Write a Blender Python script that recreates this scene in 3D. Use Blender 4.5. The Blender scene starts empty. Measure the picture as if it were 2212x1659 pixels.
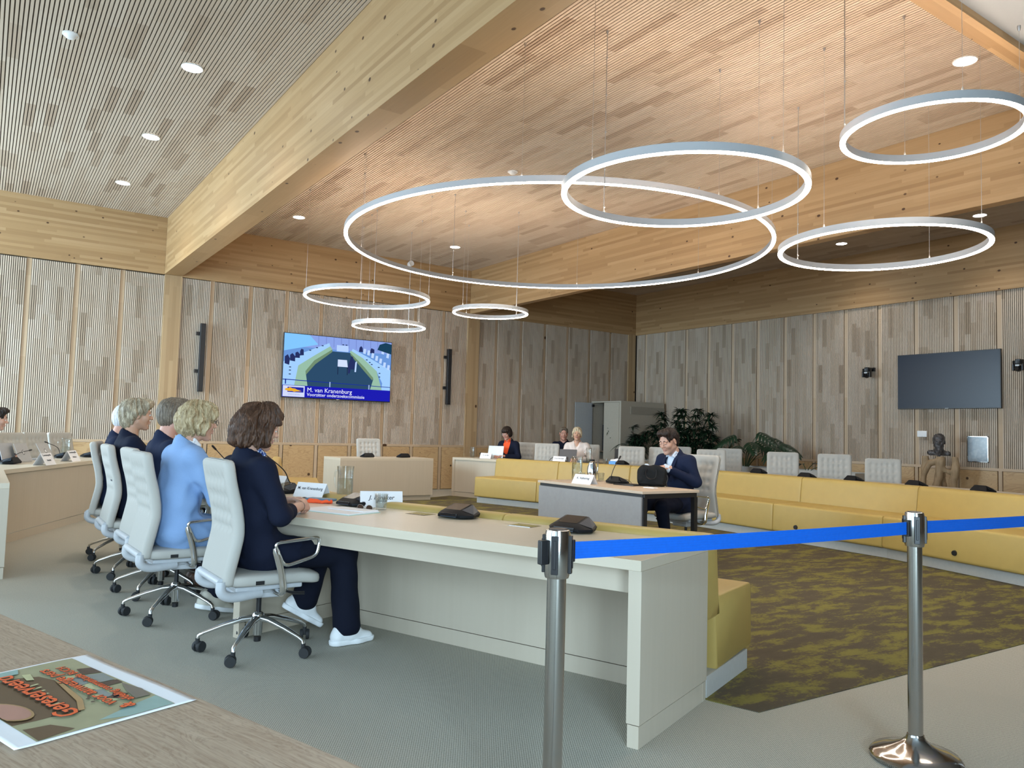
import bpy, bmesh, math, random
import numpy as np
from mathutils import Vector, Matrix, Euler
random.seed(7); np.random.seed(7)
SC = bpy.context.scene
COL = SC.collection
R = math.radians
PI = math.pi

# ------------------------------------------------------------------ objects
def link(name, me, parent=None):
    o = bpy.data.objects.new(name, me); COL.objects.link(o)
    if parent is not None: o.parent = parent
    return o
def tag(o, label=None, cat=None, group=None, kind=None):
    if label: o['label'] = label
    if cat: o['category'] = cat
    if group: o['group'] = group
    if kind: o['kind'] = kind
    return o
def thing(name, label, cat, loc=(0, 0, 0), rz=0., group=None):
    o = link(name, None); o.location = loc; o.rotation_euler = (0, 0, rz)
    o.empty_display_size = .1
    return tag(o, label, cat, group)
def kids(o): return [c for c in bpy.data.objects if c.parent == o]
def dup(root, loc=None, rz=None, label=None, group=None, tree=None):
    tree = tree or snapshot(root)
    def rec(node, parent):
        o, ch = node
        c = o.copy(); COL.objects.link(c); c.parent = parent
        for k in ch: rec(k, c)
        return c
    r = rec(tree, None)
    if loc is not None: r.location = loc
    if rz is not None: r.rotation_euler = (0, 0, rz)
    if label: r['label'] = label
    if group: r['group'] = group
    return r
def snapshot(root): return (root, [snapshot(c) for c in root.children])

class MB:
    """collects shapes, then builds ONE mesh object"""
    def __init__(s): s.v = []; s.f = []; s.M = Matrix.Identity(4)
    def add(s, vs, fs):
        n = len(s.v); s.v += [tuple(s.M @ Vector(p)) for p in vs]
        s.f += [tuple(i + n for i in f) for f in fs]; return s
    def box(s, a, b):
        (x0, y0, z0), (x1, y1, z1) = a, b
        return s.add([(x0,y0,z0),(x1,y0,z0),(x1,y1,z0),(x0,y1,z0),(x0,y0,z1),(x1,y0,z1),(x1,y1,z1),(x0,y1,z1)],
                     [(3,2,1,0),(4,5,6,7),(0,1,5,4),(1,2,6,5),(2,3,7,6),(3,0,4,7)])
    def cbox(s, c, d):
        return s.box([c[i]-d[i]/2 for i in range(3)], [c[i]+d[i]/2 for i in range(3)])
    def prism(s, poly, z0, z1):
        n = len(poly)
        a = sum(poly[i][0]*poly[(i+1)%n][1]-poly[(i+1)%n][0]*poly[i][1] for i in range(n))
        if a < 0: poly = poly[::-1]
        vs = [(p[0],p[1],z0) for p in poly] + [(p[0],p[1],z1) for p in poly]
        fs = [tuple(range(n-1,-1,-1)), tuple(range(n,2*n))] + [(i,(i+1)%n,n+(i+1)%n,n+i) for i in range(n)]
        return s.add(vs, fs)
    def lathe(s, prof, n=24, c=(0,0,0), ring=False):
        """prof: [(r,z)] bottom to top; capped if r==0 not given at the ends"""
        vs = []; fs = []
        for r, z in prof:
            for k in range(n):
                t = 2*PI*k/n; vs.append((c[0]+r*math.cos(t), c[1]+r*math.sin(t), c[2]+z))
        m = len(prof)
        for j in range(m-1):
            for k in range(n):
                a = j*n+k; b = j*n+(k+1)%n; fs.append((a, b, b+n, a+n))
        if ring:
            for k in range(n): a=(m-1)*n+k; b=(m-1)*n+(k+1)%n; fs.append((a,b,(k+1)%n,k))
        else: fs.append(tuple(range(n-1,-1,-1))); fs.append(tuple((m-1)*n+k for k in range(n)))
        return s.add(vs, fs)
    def tube(s, pts, r, n=10, closed=False, flat=None, up=None):
        """sweep a circle (or ellipse: flat=(ra,rb)) along pts; r number or list"""
        P = [Vector(p) for p in pts]; m = len(P); vs = []; fs = []
        prev = None
        for i in range(m):
            if closed: t = P[(i+1)%m]-P[i-1]
            else: t = P[min(i+1,m-1)]-P[max(i-1,0)]
            t.normalize()
            if prev is None:
                u = Vector(up) if up else (Vector((0,0,1)) if abs(t.z)<.9 else Vector((1,0,0)))
            else: u = prev
            u = u - t*u.dot(t)
            if u.length < 1e-6: u = t.orthogonal()
            u.normalize(); w = t.cross(u); prev = u
            rr = r[i] if isinstance(r,(list,tuple)) else r
            ra, rb = (rr*flat[0], rr*flat[1]) if flat else (rr, rr)
            for k in range(n):
                a = 2*PI*k/n; vs.append(tuple(P[i]+u*(ra*math.cos(a))+w*(rb*math.sin(a))))
        L = m if closed else m-1
        for j in range(L):
            for k in range(n):
                a = j*n+k; b = j*n+(k+1)%n; c = ((j+1)%m)*n+(k+1)%n; d = ((j+1)%m)*n+k
                fs.append((a,b,c,d))
        if not closed:
            fs.append(tuple(range(n-1,-1,-1))); fs.append(tuple((m-1)*n+k for k in range(n)))
        return s.add(vs, fs)
    def cyl(s, a, b, r, n=16, r2=None): return s.tube([a,b],[r, r if r2 is None else r2], n)
    def sphere(s, c, r, n=12, sc=(1,1,1)):
        vs=[]; fs=[]
        for j in range(1,n):
            t=PI*j/n
            for k in range(2*n):
                p=PI*k/n; vs.append((c[0]+r*sc[0]*math.sin(t)*math.cos(p), c[1]+r*sc[1]*math.sin(t)*math.sin(p), c[2]+r*sc[2]*math.cos(t)))
        top=len(vs); vs.append((c[0],c[1],c[2]+r*sc[2])); vs.append((c[0],c[1],c[2]-r*sc[2]))
        for j in range(n-2):
            for k in range(2*n):
                a=j*2*n+k; b=j*2*n+(k+1)%(2*n); fs.append((a,a+2*n,b+2*n,b))
        for k in range(2*n):
            fs.append((top,k,(k+1)%(2*n))); fs.append((top+1,(n-2)*2*n+(k+1)%(2*n),(n-2)*2*n+k))
        return s.add(vs,fs)
    def grid(s, fn, nu, nv, closed_u=False):
        vs=[fn(i/(nu if closed_u else nu-1), j/(nv-1)) for j in range(nv) for i in range(nu)]
        fs=[]
        for j in range(nv-1):
            for i in range(nu if closed_u else nu-1):
                a=j*nu+i; b=j*nu+(i+1)%nu; fs.append((a,b,b+nu,a+nu))
        return s.add(vs,fs)
    def build(s, name, m, parent=None, smooth=False, bevel=0., seg=2, auto=None):
        me = bpy.data.meshes.new(name); me.from_pydata(s.v, [], s.f); me.update()
        if m is not None: me.materials.append(m)
        if smooth or auto:
            me.polygons.foreach_set('use_smooth', [True]*len(me.polygons))
        o = link(name, me, parent)
        if bevel:
            b = o.modifiers.new('bev','BEVEL'); b.width = bevel; b.segments = seg; b.limit_method='ANGLE'; b.angle_limit=R(35)
            me.polygons.foreach_set('use_smooth', [True]*len(me.polygons))
            w = o.modifiers.new('wn','WEIGHTED_NORMAL'); w.keep_sharp=False
        elif auto:
            try: me.set_sharp_from_angle(angle=R(auto))
            except Exception: pass
        return o
def rotz(p, a): c, s = math.cos(a), math.sin(a); return (p[0]*c-p[1]*s, p[0]*s+p[1]*c)
def TR(loc=(0,0,0), rz=0., rx=0., ry=0.):
    return Matrix.Translation(loc) @ Matrix.Rotation(rz,4,'Z') @ Matrix.Rotation(ry,4,'Y') @ Matrix.Rotation(rx,4,'X')
def offset_poly(pts, d):
    """offset an open polyline to its RIGHT by d with mitred joints"""
    out=[]; n=len(pts)
    for i in range(n):
        ns=[]
        for a,b in ((i-1,i),(i,i+1)):
            if a<0 or b>=n: continue
            dx,dy=pts[b][0]-pts[a][0],pts[b][1]-pts[a][1]; L=math.hypot(dx,dy); ns.append((dy/L,-dx/L))
        if len(ns)==1: nx,ny=ns[0]; k=1.
        else:
            nx,ny=ns[0][0]+ns[1][0],ns[0][1]+ns[1][1]; L=math.hypot(nx,ny); nx/=L; ny/=L; k=1/(nx*ns[0][0]+ny*ns[0][1])
        out.append((pts[i][0]+nx*d*k, pts[i][1]+ny*d*k))
    return out
def bez(p, n=12):
    """Catmull-Rom through points"""
    P=[Vector(q) for q in p]; P=[P[0]*2-P[1]]+P+[P[-1]*2-P[-2]]; out=[]
    for i in range(1,len(P)-2):
        for k in range(n):
            t=k/n; a,b,c,d=P[i-1],P[i],P[i+1],P[i+2]
            out.append(.5*((2*b)+(c-a)*t+(2*a-5*b+4*c-d)*t*t+(3*b-a-3*c+d)*t**3))
    out.append(P[-2]); return [tuple(q) for q in out]
def text_mesh(name, s, size, m, parent, M, align='CENTER', extrude=.0004, shear=0., bold=0., mirror=False, aligny='CENTER'):
    cu = bpy.data.curves.new('t','FONT'); cu.body=s; cu.size=size; cu.align_x=align; cu.align_y=aligny
    cu.extrude=extrude; cu.shear=shear; cu.offset=bold; cu.resolution_u=2
    to = bpy.data.objects.new('t',cu); COL.objects.link(to)
    dg = bpy.context.evaluated_depsgraph_get(); dg.update()
    me = bpy.data.meshes.new_from_object(to.evaluated_get(dg)); bpy.data.objects.remove(to); bpy.data.curves.remove(cu)
    if mirror: me.transform(Matrix.Scale(-1,4,(1,0,0)))
    me.transform(M); me.name=name; me.materials.clear(); me.materials.append(m)
    return link(name, me, parent)

# ------------------------------------------------------------------ materials
class NB:
    def __init__(s, name):
        s.m = bpy.data.materials.new(name); s.m.use_nodes=True; s.t=s.m.node_tree; s.n=s.t.nodes; s.l=s.t.links
        s.b=s.n['Principled BSDF']
    def node(s, typ, **kw):
        n=s.n.new(typ)
        for k,v in kw.items():
            if k.startswith('i_'):
                key=k[2:]; key=int(key) if key.isdigit() else key.replace('_',' ')
                s.set(n.inputs[key], v)
            else: setattr(n,k,v)
        return n
    def set(s, sock, v):
        if hasattr(v,'is_linked') or isinstance(v,bpy.types.NodeSocket): s.l.new(v,sock)
        else: sock.default_value=v
    def math(s, op, a, b=0., c=None, clamp=False):
        n=s.n.new('ShaderNodeMath'); n.operation=op; n.use_clamp=clamp
        s.set(n.inputs[0],a); s.set(n.inputs[1],b)
        if c is not None: s.set(n.inputs[2],c)
        return n.outputs[0]
    def pos(s, obj=False):
        if obj: return s.n.new('ShaderNodeTexCoord').outputs['Object']
        return s.n.new('ShaderNodeNewGeometry').outputs['Position']
    def sep(s, v):
        n=s.n.new('ShaderNodeSeparateXYZ'); s.l.new(v,n.inputs[0]); return n.outputs
    def comb(s, x,y,z=0.):
        n=s.n.new('ShaderNodeCombineXYZ'); s.set(n.inputs[0],x); s.set(n.inputs[1],y); s.set(n.inputs[2],z); return n.outputs[0]
    def noise(s, v, scale=1., detail=4., rough=.55, dist=0.):
        n=s.n.new('ShaderNodeTexNoise'); s.l.new(v,n.inputs['Vector']); n.inputs['Scale'].default_value=scale
        n.inputs['Detail'].default_value=detail; n.inputs['Roughness'].default_value=rough; n.inputs['Distortion'].default_value=dist
        return n.outputs['Fac']
    def white(s, v):
        n=s.n.new('ShaderNodeTexWhiteNoise'); n.noise_dimensions='3D'; s.l.new(v,n.inputs['Vector']); return n.outputs['Value']
    def voro(s, v, scale=1., rand=1.):
        n=s.n.new('ShaderNodeTexVoronoi'); s.l.new(v,n.inputs['Vector']); n.inputs['Scale'].default_value=scale
        n.inputs['Randomness'].default_value=rand
        return n.outputs['Distance'], n.outputs['Color']
    def ramp(s, f, stops, interp='LINEAR'):
        n=s.n.new('ShaderNodeValToRGB'); s.l.new(f,n.inputs[0]); n.color_ramp.interpolation=interp
        e=n.color_ramp.elements
        while len(e)<len(stops): e.new(.5)
        for i,(p,c) in enumerate(stops):
            e[i].position=p; e[i].color=(c[0],c[1],c[2],1) if not isinstance(c,(int,float)) else (c,c,c,1)
        return n.outputs[0]
    def mix(s, f, a, b, mode='MIX'):
        n=s.n.new('ShaderNodeMix'); n.data_type='RGBA'; n.blend_type=mode
        s.set(n.inputs[0],f)
        for k,v in ((6,a),(7,b)):
            if isinstance(v,(tuple,list)): v=(v[0],v[1],v[2],1)
            s.set(n.inputs[k],v)
        return n.outputs[2]
    def bump(s, h, dist=.001, strength=.5):
        n=s.n.new('ShaderNodeBump'); n.inputs['Distance'].default_value=dist; n.inputs['Strength'].default_value=strength
        s.l.new(h,n.inputs['Height']); s.l.new(n.outputs[0],s.b.inputs['Normal'])
    def out(s, col=None, rough=.5, metal=0., spec=.5, **kw):
        if col is not None:
            if isinstance(col,(tuple,list)): col=(col[0],col[1],col[2],1)
            s.set(s.b.inputs['Base Color'],col)
        s.set(s.b.inputs['Roughness'],rough); s.set(s.b.inputs['Metallic'],metal); s.set(s.b.inputs['Specular IOR Level'],spec)
        for k,v in kw.items(): s.set(s.b.inputs[k.replace('_',' ')],v)
        return s.m
def V(nb, v, sc):
    n=nb.n.new('ShaderNodeVectorMath'); n.operation='MULTIPLY'; nb.l.new(v,n.inputs[0]); n.inputs[1].default_value=sc; return n.outputs[0]

def plain(name, col, rough=.5, metal=0., spec=.5, var=.08, scale=30., bump=0., **kw):
    nb=NB(name); p=nb.pos(True); f=nb.noise(p,scale,3)
    c=nb.mix(f,tuple(x*(1-var) for x in col),tuple(min(1,x*(1+var)) for x in col))
    if bump: nb.bump(f,bump,.6)
    return nb.out(c,rough,metal,spec,**kw)
def emit(name, col, strength):
    nb=NB(name); nb.set(nb.b.inputs['Emission Color'],(col[0],col[1],col[2],1)); nb.b.inputs['Emission Strength'].default_value=strength
    return nb.out((0,0,0),.6,0,0.)
def screen(name, col, strength=1.):
    return emit(name, col, strength)
def slat_mat(name, iu, iv, plank=.09, seglen=.55, cols=((.40,.305,.22),(.56,.45,.345),(.64,.54,.44))):
    nb=NB(name); p=nb.sep(nb.pos()); u=p[iu]; v=p[iv]
    c=nb.math('FLOOR',nb.math('DIVIDE',u,plank))
    h=nb.white(nb.comb(c,3.3,0.))
    sgm=nb.math('FLOOR',nb.math('ADD',nb.math('DIVIDE',v,seglen),nb.math('MULTIPLY',h,9.)))
    w=nb.white(nb.comb(c,sgm,1.7))
    base=nb.ramp(w,[(0.,cols[0]),(.22,cols[1]),(1.,cols[2])])
    g=nb.noise(nb.comb(nb.math('MULTIPLY',u,160.),nb.math('MULTIPLY',v,5.),nb.math('MULTIPLY',w,40.)),1.,3)
    col=nb.mix(nb.math('MULTIPLY',g,.35),base,tuple(x*.62 for x in cols[1]))
    return nb.out(col,.6,0,.3)
def knots(nb, u, v, scale, thr, keep, stretch=1.):
    d,c=nb.voro(nb.comb(nb.math('MULTIPLY',u,scale*stretch),nb.math('MULTIPLY',v,scale),0.),1.)
    s=nb.sep(c)
    k=nb.math('LESS_THAN',s[0],keep)
    r=nb.math('MULTIPLY',nb.math('ADD',s[1],.35),thr)
    core=nb.math('SUBTRACT',1.,nb.math('DIVIDE',d,r),clamp=True)
    core=nb.math('MULTIPLY',core,k)
    return nb.math('MULTIPLY',core,3.,clamp=True)
def glulam(name, iu, iv, lam=.045, cols=((.345,.205,.092),(.425,.265,.125),(.485,.315,.16)), knot=(.07,.032,.013), kd=7.):
    """laminated beam: u along the grain, v across"""
    nb=NB(name); p=nb.sep(nb.pos()); u=p[iu]; v=p[iv]
    c=nb.math('FLOOR',nb.math('DIVIDE',v,lam)); h=nb.white(nb.comb(c,1.3,0.))
    sg=nb.math('FLOOR',nb.math('ADD',nb.math('DIVIDE',u,1.3),nb.math('MULTIPLY',h,7.)))
    w=nb.white(nb.comb(c,sg,4.))
    base=nb.ramp(w,[(0.,cols[0]),(.45,cols[1]),(1.,cols[2])])
    g=nb.noise(nb.comb(nb.math('MULTIPLY',u,2.2),nb.math('MULTIPLY',v,60.),nb.math('MULTIPLY',w,30.)),1.,4,.6,.6)
    col=nb.mix(nb.math('MULTIPLY',g,.4),base,tuple(x*.6 for x in cols[0]))
    k=knots(nb,u,v,kd,.115,.62,.7)
    col=nb.mix(k,col,knot)
    return nb.out(col,.5,0,.35)
def plyw(name, iu, iv):
    nb=NB(name); p=nb.sep(nb.pos()); u=p[iu]; v=p[iv]
    f=nb.noise(nb.comb(nb.math('MULTIPLY',u,1.1),nb.math('MULTIPLY',v,3.4),0.),1.5,2,.5,1.2)
    ring=nb.math('SINE',nb.math('MULTIPLY',f,75.))
    ring=nb.math('POWER',nb.math('ADD',nb.math('MULTIPLY',ring,.5),.5),4.)
    col=nb.mix(nb.math('MULTIPLY',ring,.62),(.52,.345,.175),(.31,.175,.075))
    big=nb.noise(nb.comb(u,v,2.),2.3,2)
    col=nb.mix(nb.math('MULTIPLY',big,.6),col,(.53,.36,.19))
    k=knots(nb,u,v,5.2,.15,.62)
    col=nb.mix(k,col,(.07,.035,.015))
    return nb.out(col,.45,0,.4)
def laminate(name, along=2, col=((.47,.405,.315),(.54,.475,.38)), obj=True, sc=1., rough=.42):
    nb=NB(name); p=nb.pos(obj); s=[26.,26.,26.]; s[along]=1.3
    f=nb.noise(V(nb,p,[x*sc for x in s]),1.,5,.6,.3)
    g=nb.noise(V(nb,p,[x*sc*.22 for x in s]),1.,2)
    c=nb.mix(f,col[0],col[1]); c=nb.mix(nb.math('MULTIPLY',g,.5),c,tuple(x*1.06 for x in col[1]))
    return nb.out(c,rough,0,.4)

M={}
M['slat_back']=slat_mat('slat_wood_back',0,2)
M['slat_right']=slat_mat('slat_wood_right',1,2)
M['slat_ceil']=slat_mat('slat_wood_ceiling',0,1,plank=.105,seglen=.8,cols=((.40,.30,.22),(.53,.42,.32),(.60,.50,.40)))
M['gap']=plain('dark_backing',(.085,.066,.05),.9)
M['lath']=glulam('lath_wood',2,0,lam=.09,cols=((.50,.36,.23),(.57,.42,.28),(.62,.47,.33)),kd=3.)
M['rail']=glulam('rail_wood',0,2,lam=.3,cols=((.50,.36,.23),(.57,.42,.28),(.62,.47,.33)),kd=3.)
M['ply_b']=plyw('plywood_back',0,2); M['ply_r']=plyw('plywood_right',1,2)
M['beam_y']=glulam('glulam_along_y',1,2); M['beam_x']=glulam('glulam_along_x',0,2)
M['beam_yu']=glulam('glulam_under_y',1,0,lam=.3); M['beam_xu']=glulam('glulam_under_x',0,1,lam=.06)
M['col']=glulam('column_wood',2,0,lam=.06,kd=4.,cols=((.40,.265,.14),(.47,.32,.175),(.52,.37,.21)))
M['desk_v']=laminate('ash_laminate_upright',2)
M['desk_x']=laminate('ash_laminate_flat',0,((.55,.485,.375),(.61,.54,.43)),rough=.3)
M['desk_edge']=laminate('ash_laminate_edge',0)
M['table_grey']=laminate('grey_ash_panel',0,((.27,.255,.25),(.36,.345,.34)))
M['table_top']=laminate('beech_top',0,((.60,.47,.35),(.66,.53,.41)),rough=.35)
M['foyer_ceil']=plain('grey_plaster',(.36,.38,.39),.8,var=.02); M['rear']=plain('brown_rear_wall',(.22,.17,.13),.7)
M['white_ceil']=plain('white_plaster',(.78,.78,.76),.8,var=.02)
M['leather']=plain('mustard_leather',(.45,.318,.095),.45,spec=.45,var=.06,scale=9.,bump=.0008)
M['seam']=plain('mustard_piping',(.36,.25,.07),.5)
M['plinth']=plain('pale_plinth',(.50,.49,.46),.5)
M['fabric']=plain('cream_fabric',(.47,.455,.42),.85,spec=.2,var=.05,scale=400.,bump=.0004)
M['grey_pl']=plain('light_grey_plastic',(.52,.54,.57),.4)
M['chrome']=plain('polished_aluminium',(.78,.79,.80),.13,1.,var=.02)
M['steel']=plain('brushed_steel',(.50,.49,.48),.13,1.,var=.03,scale=60.)
M['black']=plain('black_plastic',(.012,.012,.014),.38)
M['black_g']=plain('gloss_black',(.008,.008,.01),.12)
M['blackm']=plain('black_metal',(.015,.015,.017),.45)
M['rubber']=plain('dark_rubber',(.02,.021,.023),.7)
M['white_pl']=plain('white_plastic',(.80,.80,.80),.4,var=.02)
M['paper']=plain('white_paper',(.82,.83,.86),.8,var=.02)
M['ink']=plain('dark_ink',(.02,.02,.03),.7)
M['ring_body']=plain('ring_white_paint',(.40,.40,.41),.4,var=.02)
M['wire']=plain('steel_wire',(.45,.44,.43),.35,.8)
def thin_glass(name,tint,lo,hi):
    nb=NB(name); t=nb.node('ShaderNodeBsdfTransparent'); t.inputs[0].default_value=(*tint,1)
    g=nb.node('ShaderNodeBsdfGlossy'); g.inputs['Roughness'].default_value=.03
    lw=nb.node('ShaderNodeLayerWeight'); lw.inputs[0].default_value=.35
    f=nb.math('MULTIPLY_ADD',lw.outputs['Facing'],hi-lo,lo); m=nb.node('ShaderNodeMixShader')
    nb.l.new(f,m.inputs[0]); nb.l.new(t.outputs[0],m.inputs[1]); nb.l.new(g.outputs[0],m.inputs[2])
    nb.l.new(m.outputs[0],nb.n['Material Output'].inputs[0]); return nb.m
M['glass']=thin_glass('clear_glass',(.95,.97,.97),.03,.55); M['water']=thin_glass('water',(.93,.95,.93),.02,.30)
M['belt']=plain('blue_webbing',(.0,.115,.62),.55,var=.1,scale=80.)
# ================================================================== the room
ZL,ZM,ZR=4.81,4.76,4.84           # ceiling heights of the three bays
XB0,XB1,XC0,XC1,XW=2.49,2.78,8.70,8.98,13.72
YW=14.40
NEAR0,NEAR1=2.585,2.735            # glulam edge beam near the viewer
def struct(o): return tag(o,kind='structure')
# floor
mb=MB(); mb.box((-4.3,-4.6,-.08),(13.9,14.6,0)); 
nb=NB('woven_carpet'); p=nb.pos(); s=nb.sep(p)
a=nb.math('SINE',nb.math('MULTIPLY',nb.math('ADD',s[0],nb.math('MULTIPLY',s[1],.35)),2*PI/.015))
b=nb.math('SINE',nb.math('MULTIPLY',nb.math('SUBTRACT',s[1],nb.math('MULTIPLY',s[0],.35)),2*PI/.012))
w=nb.math('ADD',nb.math('MULTIPLY',nb.math('MULTIPLY',a,b),.5),.5)
n1=nb.noise(p,150.,3); n2=nb.noise(p,1.3,3)
tile=nb.white(nb.comb(nb.math('FLOOR',nb.math('DIVIDE',nb.math('ADD',s[0],nb.math('MULTIPLY',s[1],.4)),.5)),nb.math('FLOOR',nb.math('DIVIDE',nb.math('SUBTRACT',s[1],nb.math('MULTIPLY',s[0],.4)),.5)),0.))
h=nb.math('ADD',nb.math('MULTIPLY',w,.68),nb.math('MULTIPLY',n1,.62))
c=nb.ramp(h,[(.12,(.14,.132,.11)),(.55,(.38,.365,.31)),(1.,(.60,.58,.50))])
c=nb.mix(nb.math('MULTIPLY',n2,.18),c,(.34,.33,.28)); c=nb.mix(nb.math('MULTIPLY',tile,.10),c,(.30,.30,.27))
nb.bump(h,.0022,.7); M['floor']=nb.out(c,.92,0,.1)
struct(mb.build('floor',M['floor']))
# walls behind the panels
for nm,a,b in (('wall_back',(-4.3,14.46,0),(13.9,14.6,5.)),('wall_right',(13.78,-4.6,0),(13.92,14.46,5.))):
    struct(MB().box(a,b).build(nm,M['gap']))
# side walls out of the frame, with the windows daylight comes through
mb=MB()
for y0,y1 in ((-4.6,-1.2),(-1.2,2.6),(2.6,6.6),(6.6,10.6),(10.6,14.46)):
    if y0==-4.6: mb.box((-4.3,y0,0),(-4.2,y1,5.)); continue
    mb.box((-4.3,y0,0),(-4.2,y1,.5)); mb.box((-4.3,y0,4.3),(-4.2,y1,5.)); mb.box((-4.3,y1-.5,.5),(-4.2,y1,4.3))
struct(mb.build('wall_left',M['white_ceil']))
for k,(y0,y1) in enumerate(((-1.2,2.1),(2.6,6.1),(6.6,10.1),(10.6,13.96))):
    f=MB()
    for z in (.5,4.24): f.box((-4.28,y0,z),(-4.2,y1,z+.06))
    for y in (y0,(y0+y1)/2-.03,y1-.06): f.box((-4.28,y,.56),(-4.2,y+.06,4.24))
    struct(f.build('window_%d'%(k+1),M['lath']))
mb=MB()
mb.box((-4.3,-4.6,0),(13.9,-4.5,.3)); mb.box((-4.3,-4.6,3.6),(13.9,-4.5,5.))
mb.box((-4.3,-4.6,.3),(-2.8,-4.5,3.6)); mb.box((-.4,-4.6,.3),(13.9,-4.5,3.6)); struct(mb.build('wall_rear',M['rear']))
for k,(x0,x1) in enumerate(((-2.8,-.4),)):
    f=MB()
    for z in (.3,3.54): f.box((x0,-4.58,z),(x1,-4.5,z+.06))
    for x in (x0,(x0+x1)/2-.03,x1-.06): f.box((x,-4.58,.36),(x+.06,-4.5,3.54))
    struct(f.build('window_%d'%(k+5),M['lath']))
# roof slab over everything and white foyer ceiling near the viewer
struct(MB().box((-4.3,-4.6,4.93),(13.9,14.6,5.02)).build('roof',M['gap']))
struct(MB().box((-4.2,-4.5,4.36),(13.78,NEAR0,4.40)).build('ceiling_foyer',M['foyer_ceil']))
# slatted ceilings
def slat_ceiling(name,x0,x1,y0,y1,z,pitch=.035,w=.0245,hgt=.016):
    n=int((x1-x0)/pitch); p=(x1-x0)/n; mb=MB()
    for i in range(n):
        x=x0+i*p+(p-w)/2; mb.box((x,y0,z),(x+w,y1,z+hgt))
    o=struct(mb.build(name,M['slat_ceil']))
    MB().box((x0,y0,z+hgt),(x1,y1,z+hgt+.02)).build('backing',M['gap'],o); return o
slat_ceiling('ceiling',XB1,XC0,NEAR1,14.37,ZM)
slat_ceiling('ceiling_left',-4.2,XB0,NEAR1,14.37,ZL)
slat_ceiling('ceiling_right',XC1,XW,NEAR1,14.37,ZR)
# glulam beams, columns and near edge beam
def beam(name,a,b,m,mu):
    o=MB().box(a,b).build(name,m); o.data.materials.append(mu)
    for p in o.data.polygons:
        if p.normal.z<-.9: p.material_index=1
    return tag(o,kind='structure')
beam('beam_left',(XB0,NEAR1,3.82),(XB1,14.37,4.93),M['beam_y'],M['beam_yu'])
beam('beam_right',(XC0,NEAR1,3.81),(XC1-.13,14.37,4.93),M['beam_y'],M['beam_yu'])
for nm,x0,x1,z0 in (('beam_back',-4.2,XB0,3.82),('beam_back.001',XB1,XC0,3.81),('beam_back.002',XC1-.13,13.66,3.80)):
    beam(nm,(x0,14.375,z0),(x1,14.46,4.93),M['beam_x'],M['beam_xu'])
beam('beam_wall',(XW-.06,NEAR1,3.80),(13.78,14.375,4.93),M['beam_y'],M['beam_yu'])
beam('beam_near',(-4.2,NEAR0,4.30),(13.78,NEAR1,4.93),M['beam_x'],M['beam_xu'])
for nm,x0,x1 in (('column',2.50,2.785),('column.001',8.66,8.965),('column.002',13.42,13.66)):
    struct(MB().box((x0,14.372,0),(x1,14.46,3.82)).build(nm,M['col'],bevel=.004))
# wall panelling: slats between recessed laths, rail and knotty plywood below
ZD=.90
def panels_back(x0,x1,laths):
    ed=[x0]+[v for l in laths for v in (l-.038,l+.038)]+[x1]
    for i in range(0,len(ed),2):
        a,b=ed[i],ed[i+1]
        if b-a<.05: continue
        n=max(1,int(round((b-a)/.029))); p=(b-a)/n; w=p*.64; mb=MB()
        for k in range(n):
            x=a+k*p+(p-w)/2; mb.box((x,YW,ZD+.04),(x+w,YW+.022,3.80))
        o=struct(mb.build('wall_panel_back',M['slat_back']))
        MB().box((a,YW+.022,ZD+.04),(b,YW+.045,3.80)).build('backing',M['gap'],o)
        struct(MB().box((a+.006,YW-.002,.012),(b-.006,YW+.03,ZD-.008)).build('plywood_panel_back',M['ply_b'],bevel=.003))
    for l in laths:
        struct(MB().box((l-.036,YW+.024,0),(l+.036,YW+.06,3.81)).build('lath_back',M['lath']))
        struct(MB().box((l-.028,YW-.004,0),(l+.028,YW+.03,ZD)).build('trim_post_back',M['lath']))
    struct(MB().box((x0,YW-.006,ZD-.005),(x1,YW+.05,ZD+.04)).build('trim_rail_back',M['rail']))
def panels_right(y0,y1,laths):
    X=13.70; ZD=.84
    ed=[y0]+[v for l in laths for v in (l-.038,l+.038)]+[y1]
    for i in range(0,len(ed),2):
        a,b=ed[i],ed[i+1]
        if b-a<.05: continue
        n=max(1,int(round((b-a)/.029))); p=(b-a)/n; w=p*.64; mb=MB()
        for k in range(n):
            y=a+k*p+(p-w)/2; mb.box((X,y,ZD+.04),(X+.022,y+w,3.80))
        o=struct(mb.build('wall_panel_right',M['slat_right']))
        MB().box((X+.022,a,ZD+.04),(X+.045,b,3.80)).build('backing',M['gap'],o)
        struct(MB().box((X-.002,a+.006,.012),(X+.03,b-.006,ZD-.008)).build('plywood_panel_right',M['ply_r'],bevel=.003))
    for l in laths:
        struct(MB().box((X+.024,l-.036,0),(X+.06,l+.036,3.80)).build('lath_right',M['lath']))
        struct(MB().box((X-.004,l-.028,0),(X+.03,l+.028,ZD)).build('trim_post_right',M['lath']))
    struct(MB().box((X-.006,y0,ZD-.005),(X+.05,y1,ZD+.04)).build('trim_rail_right',M['rail']))
panels_back(-4.2,2.50,[.5-.68*k for k in range(6,-1,-1)]+[1.18,1.85])
panels_back(2.785,8.66,[3.31+.681*k for k in range(8)])
panels_back(8.965,13.42,[9.43+.68*k for k in range(6)])
panels_right(-4.4,14.37,[14.05-.682*k for k in range(26,-1,-1)])
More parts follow.
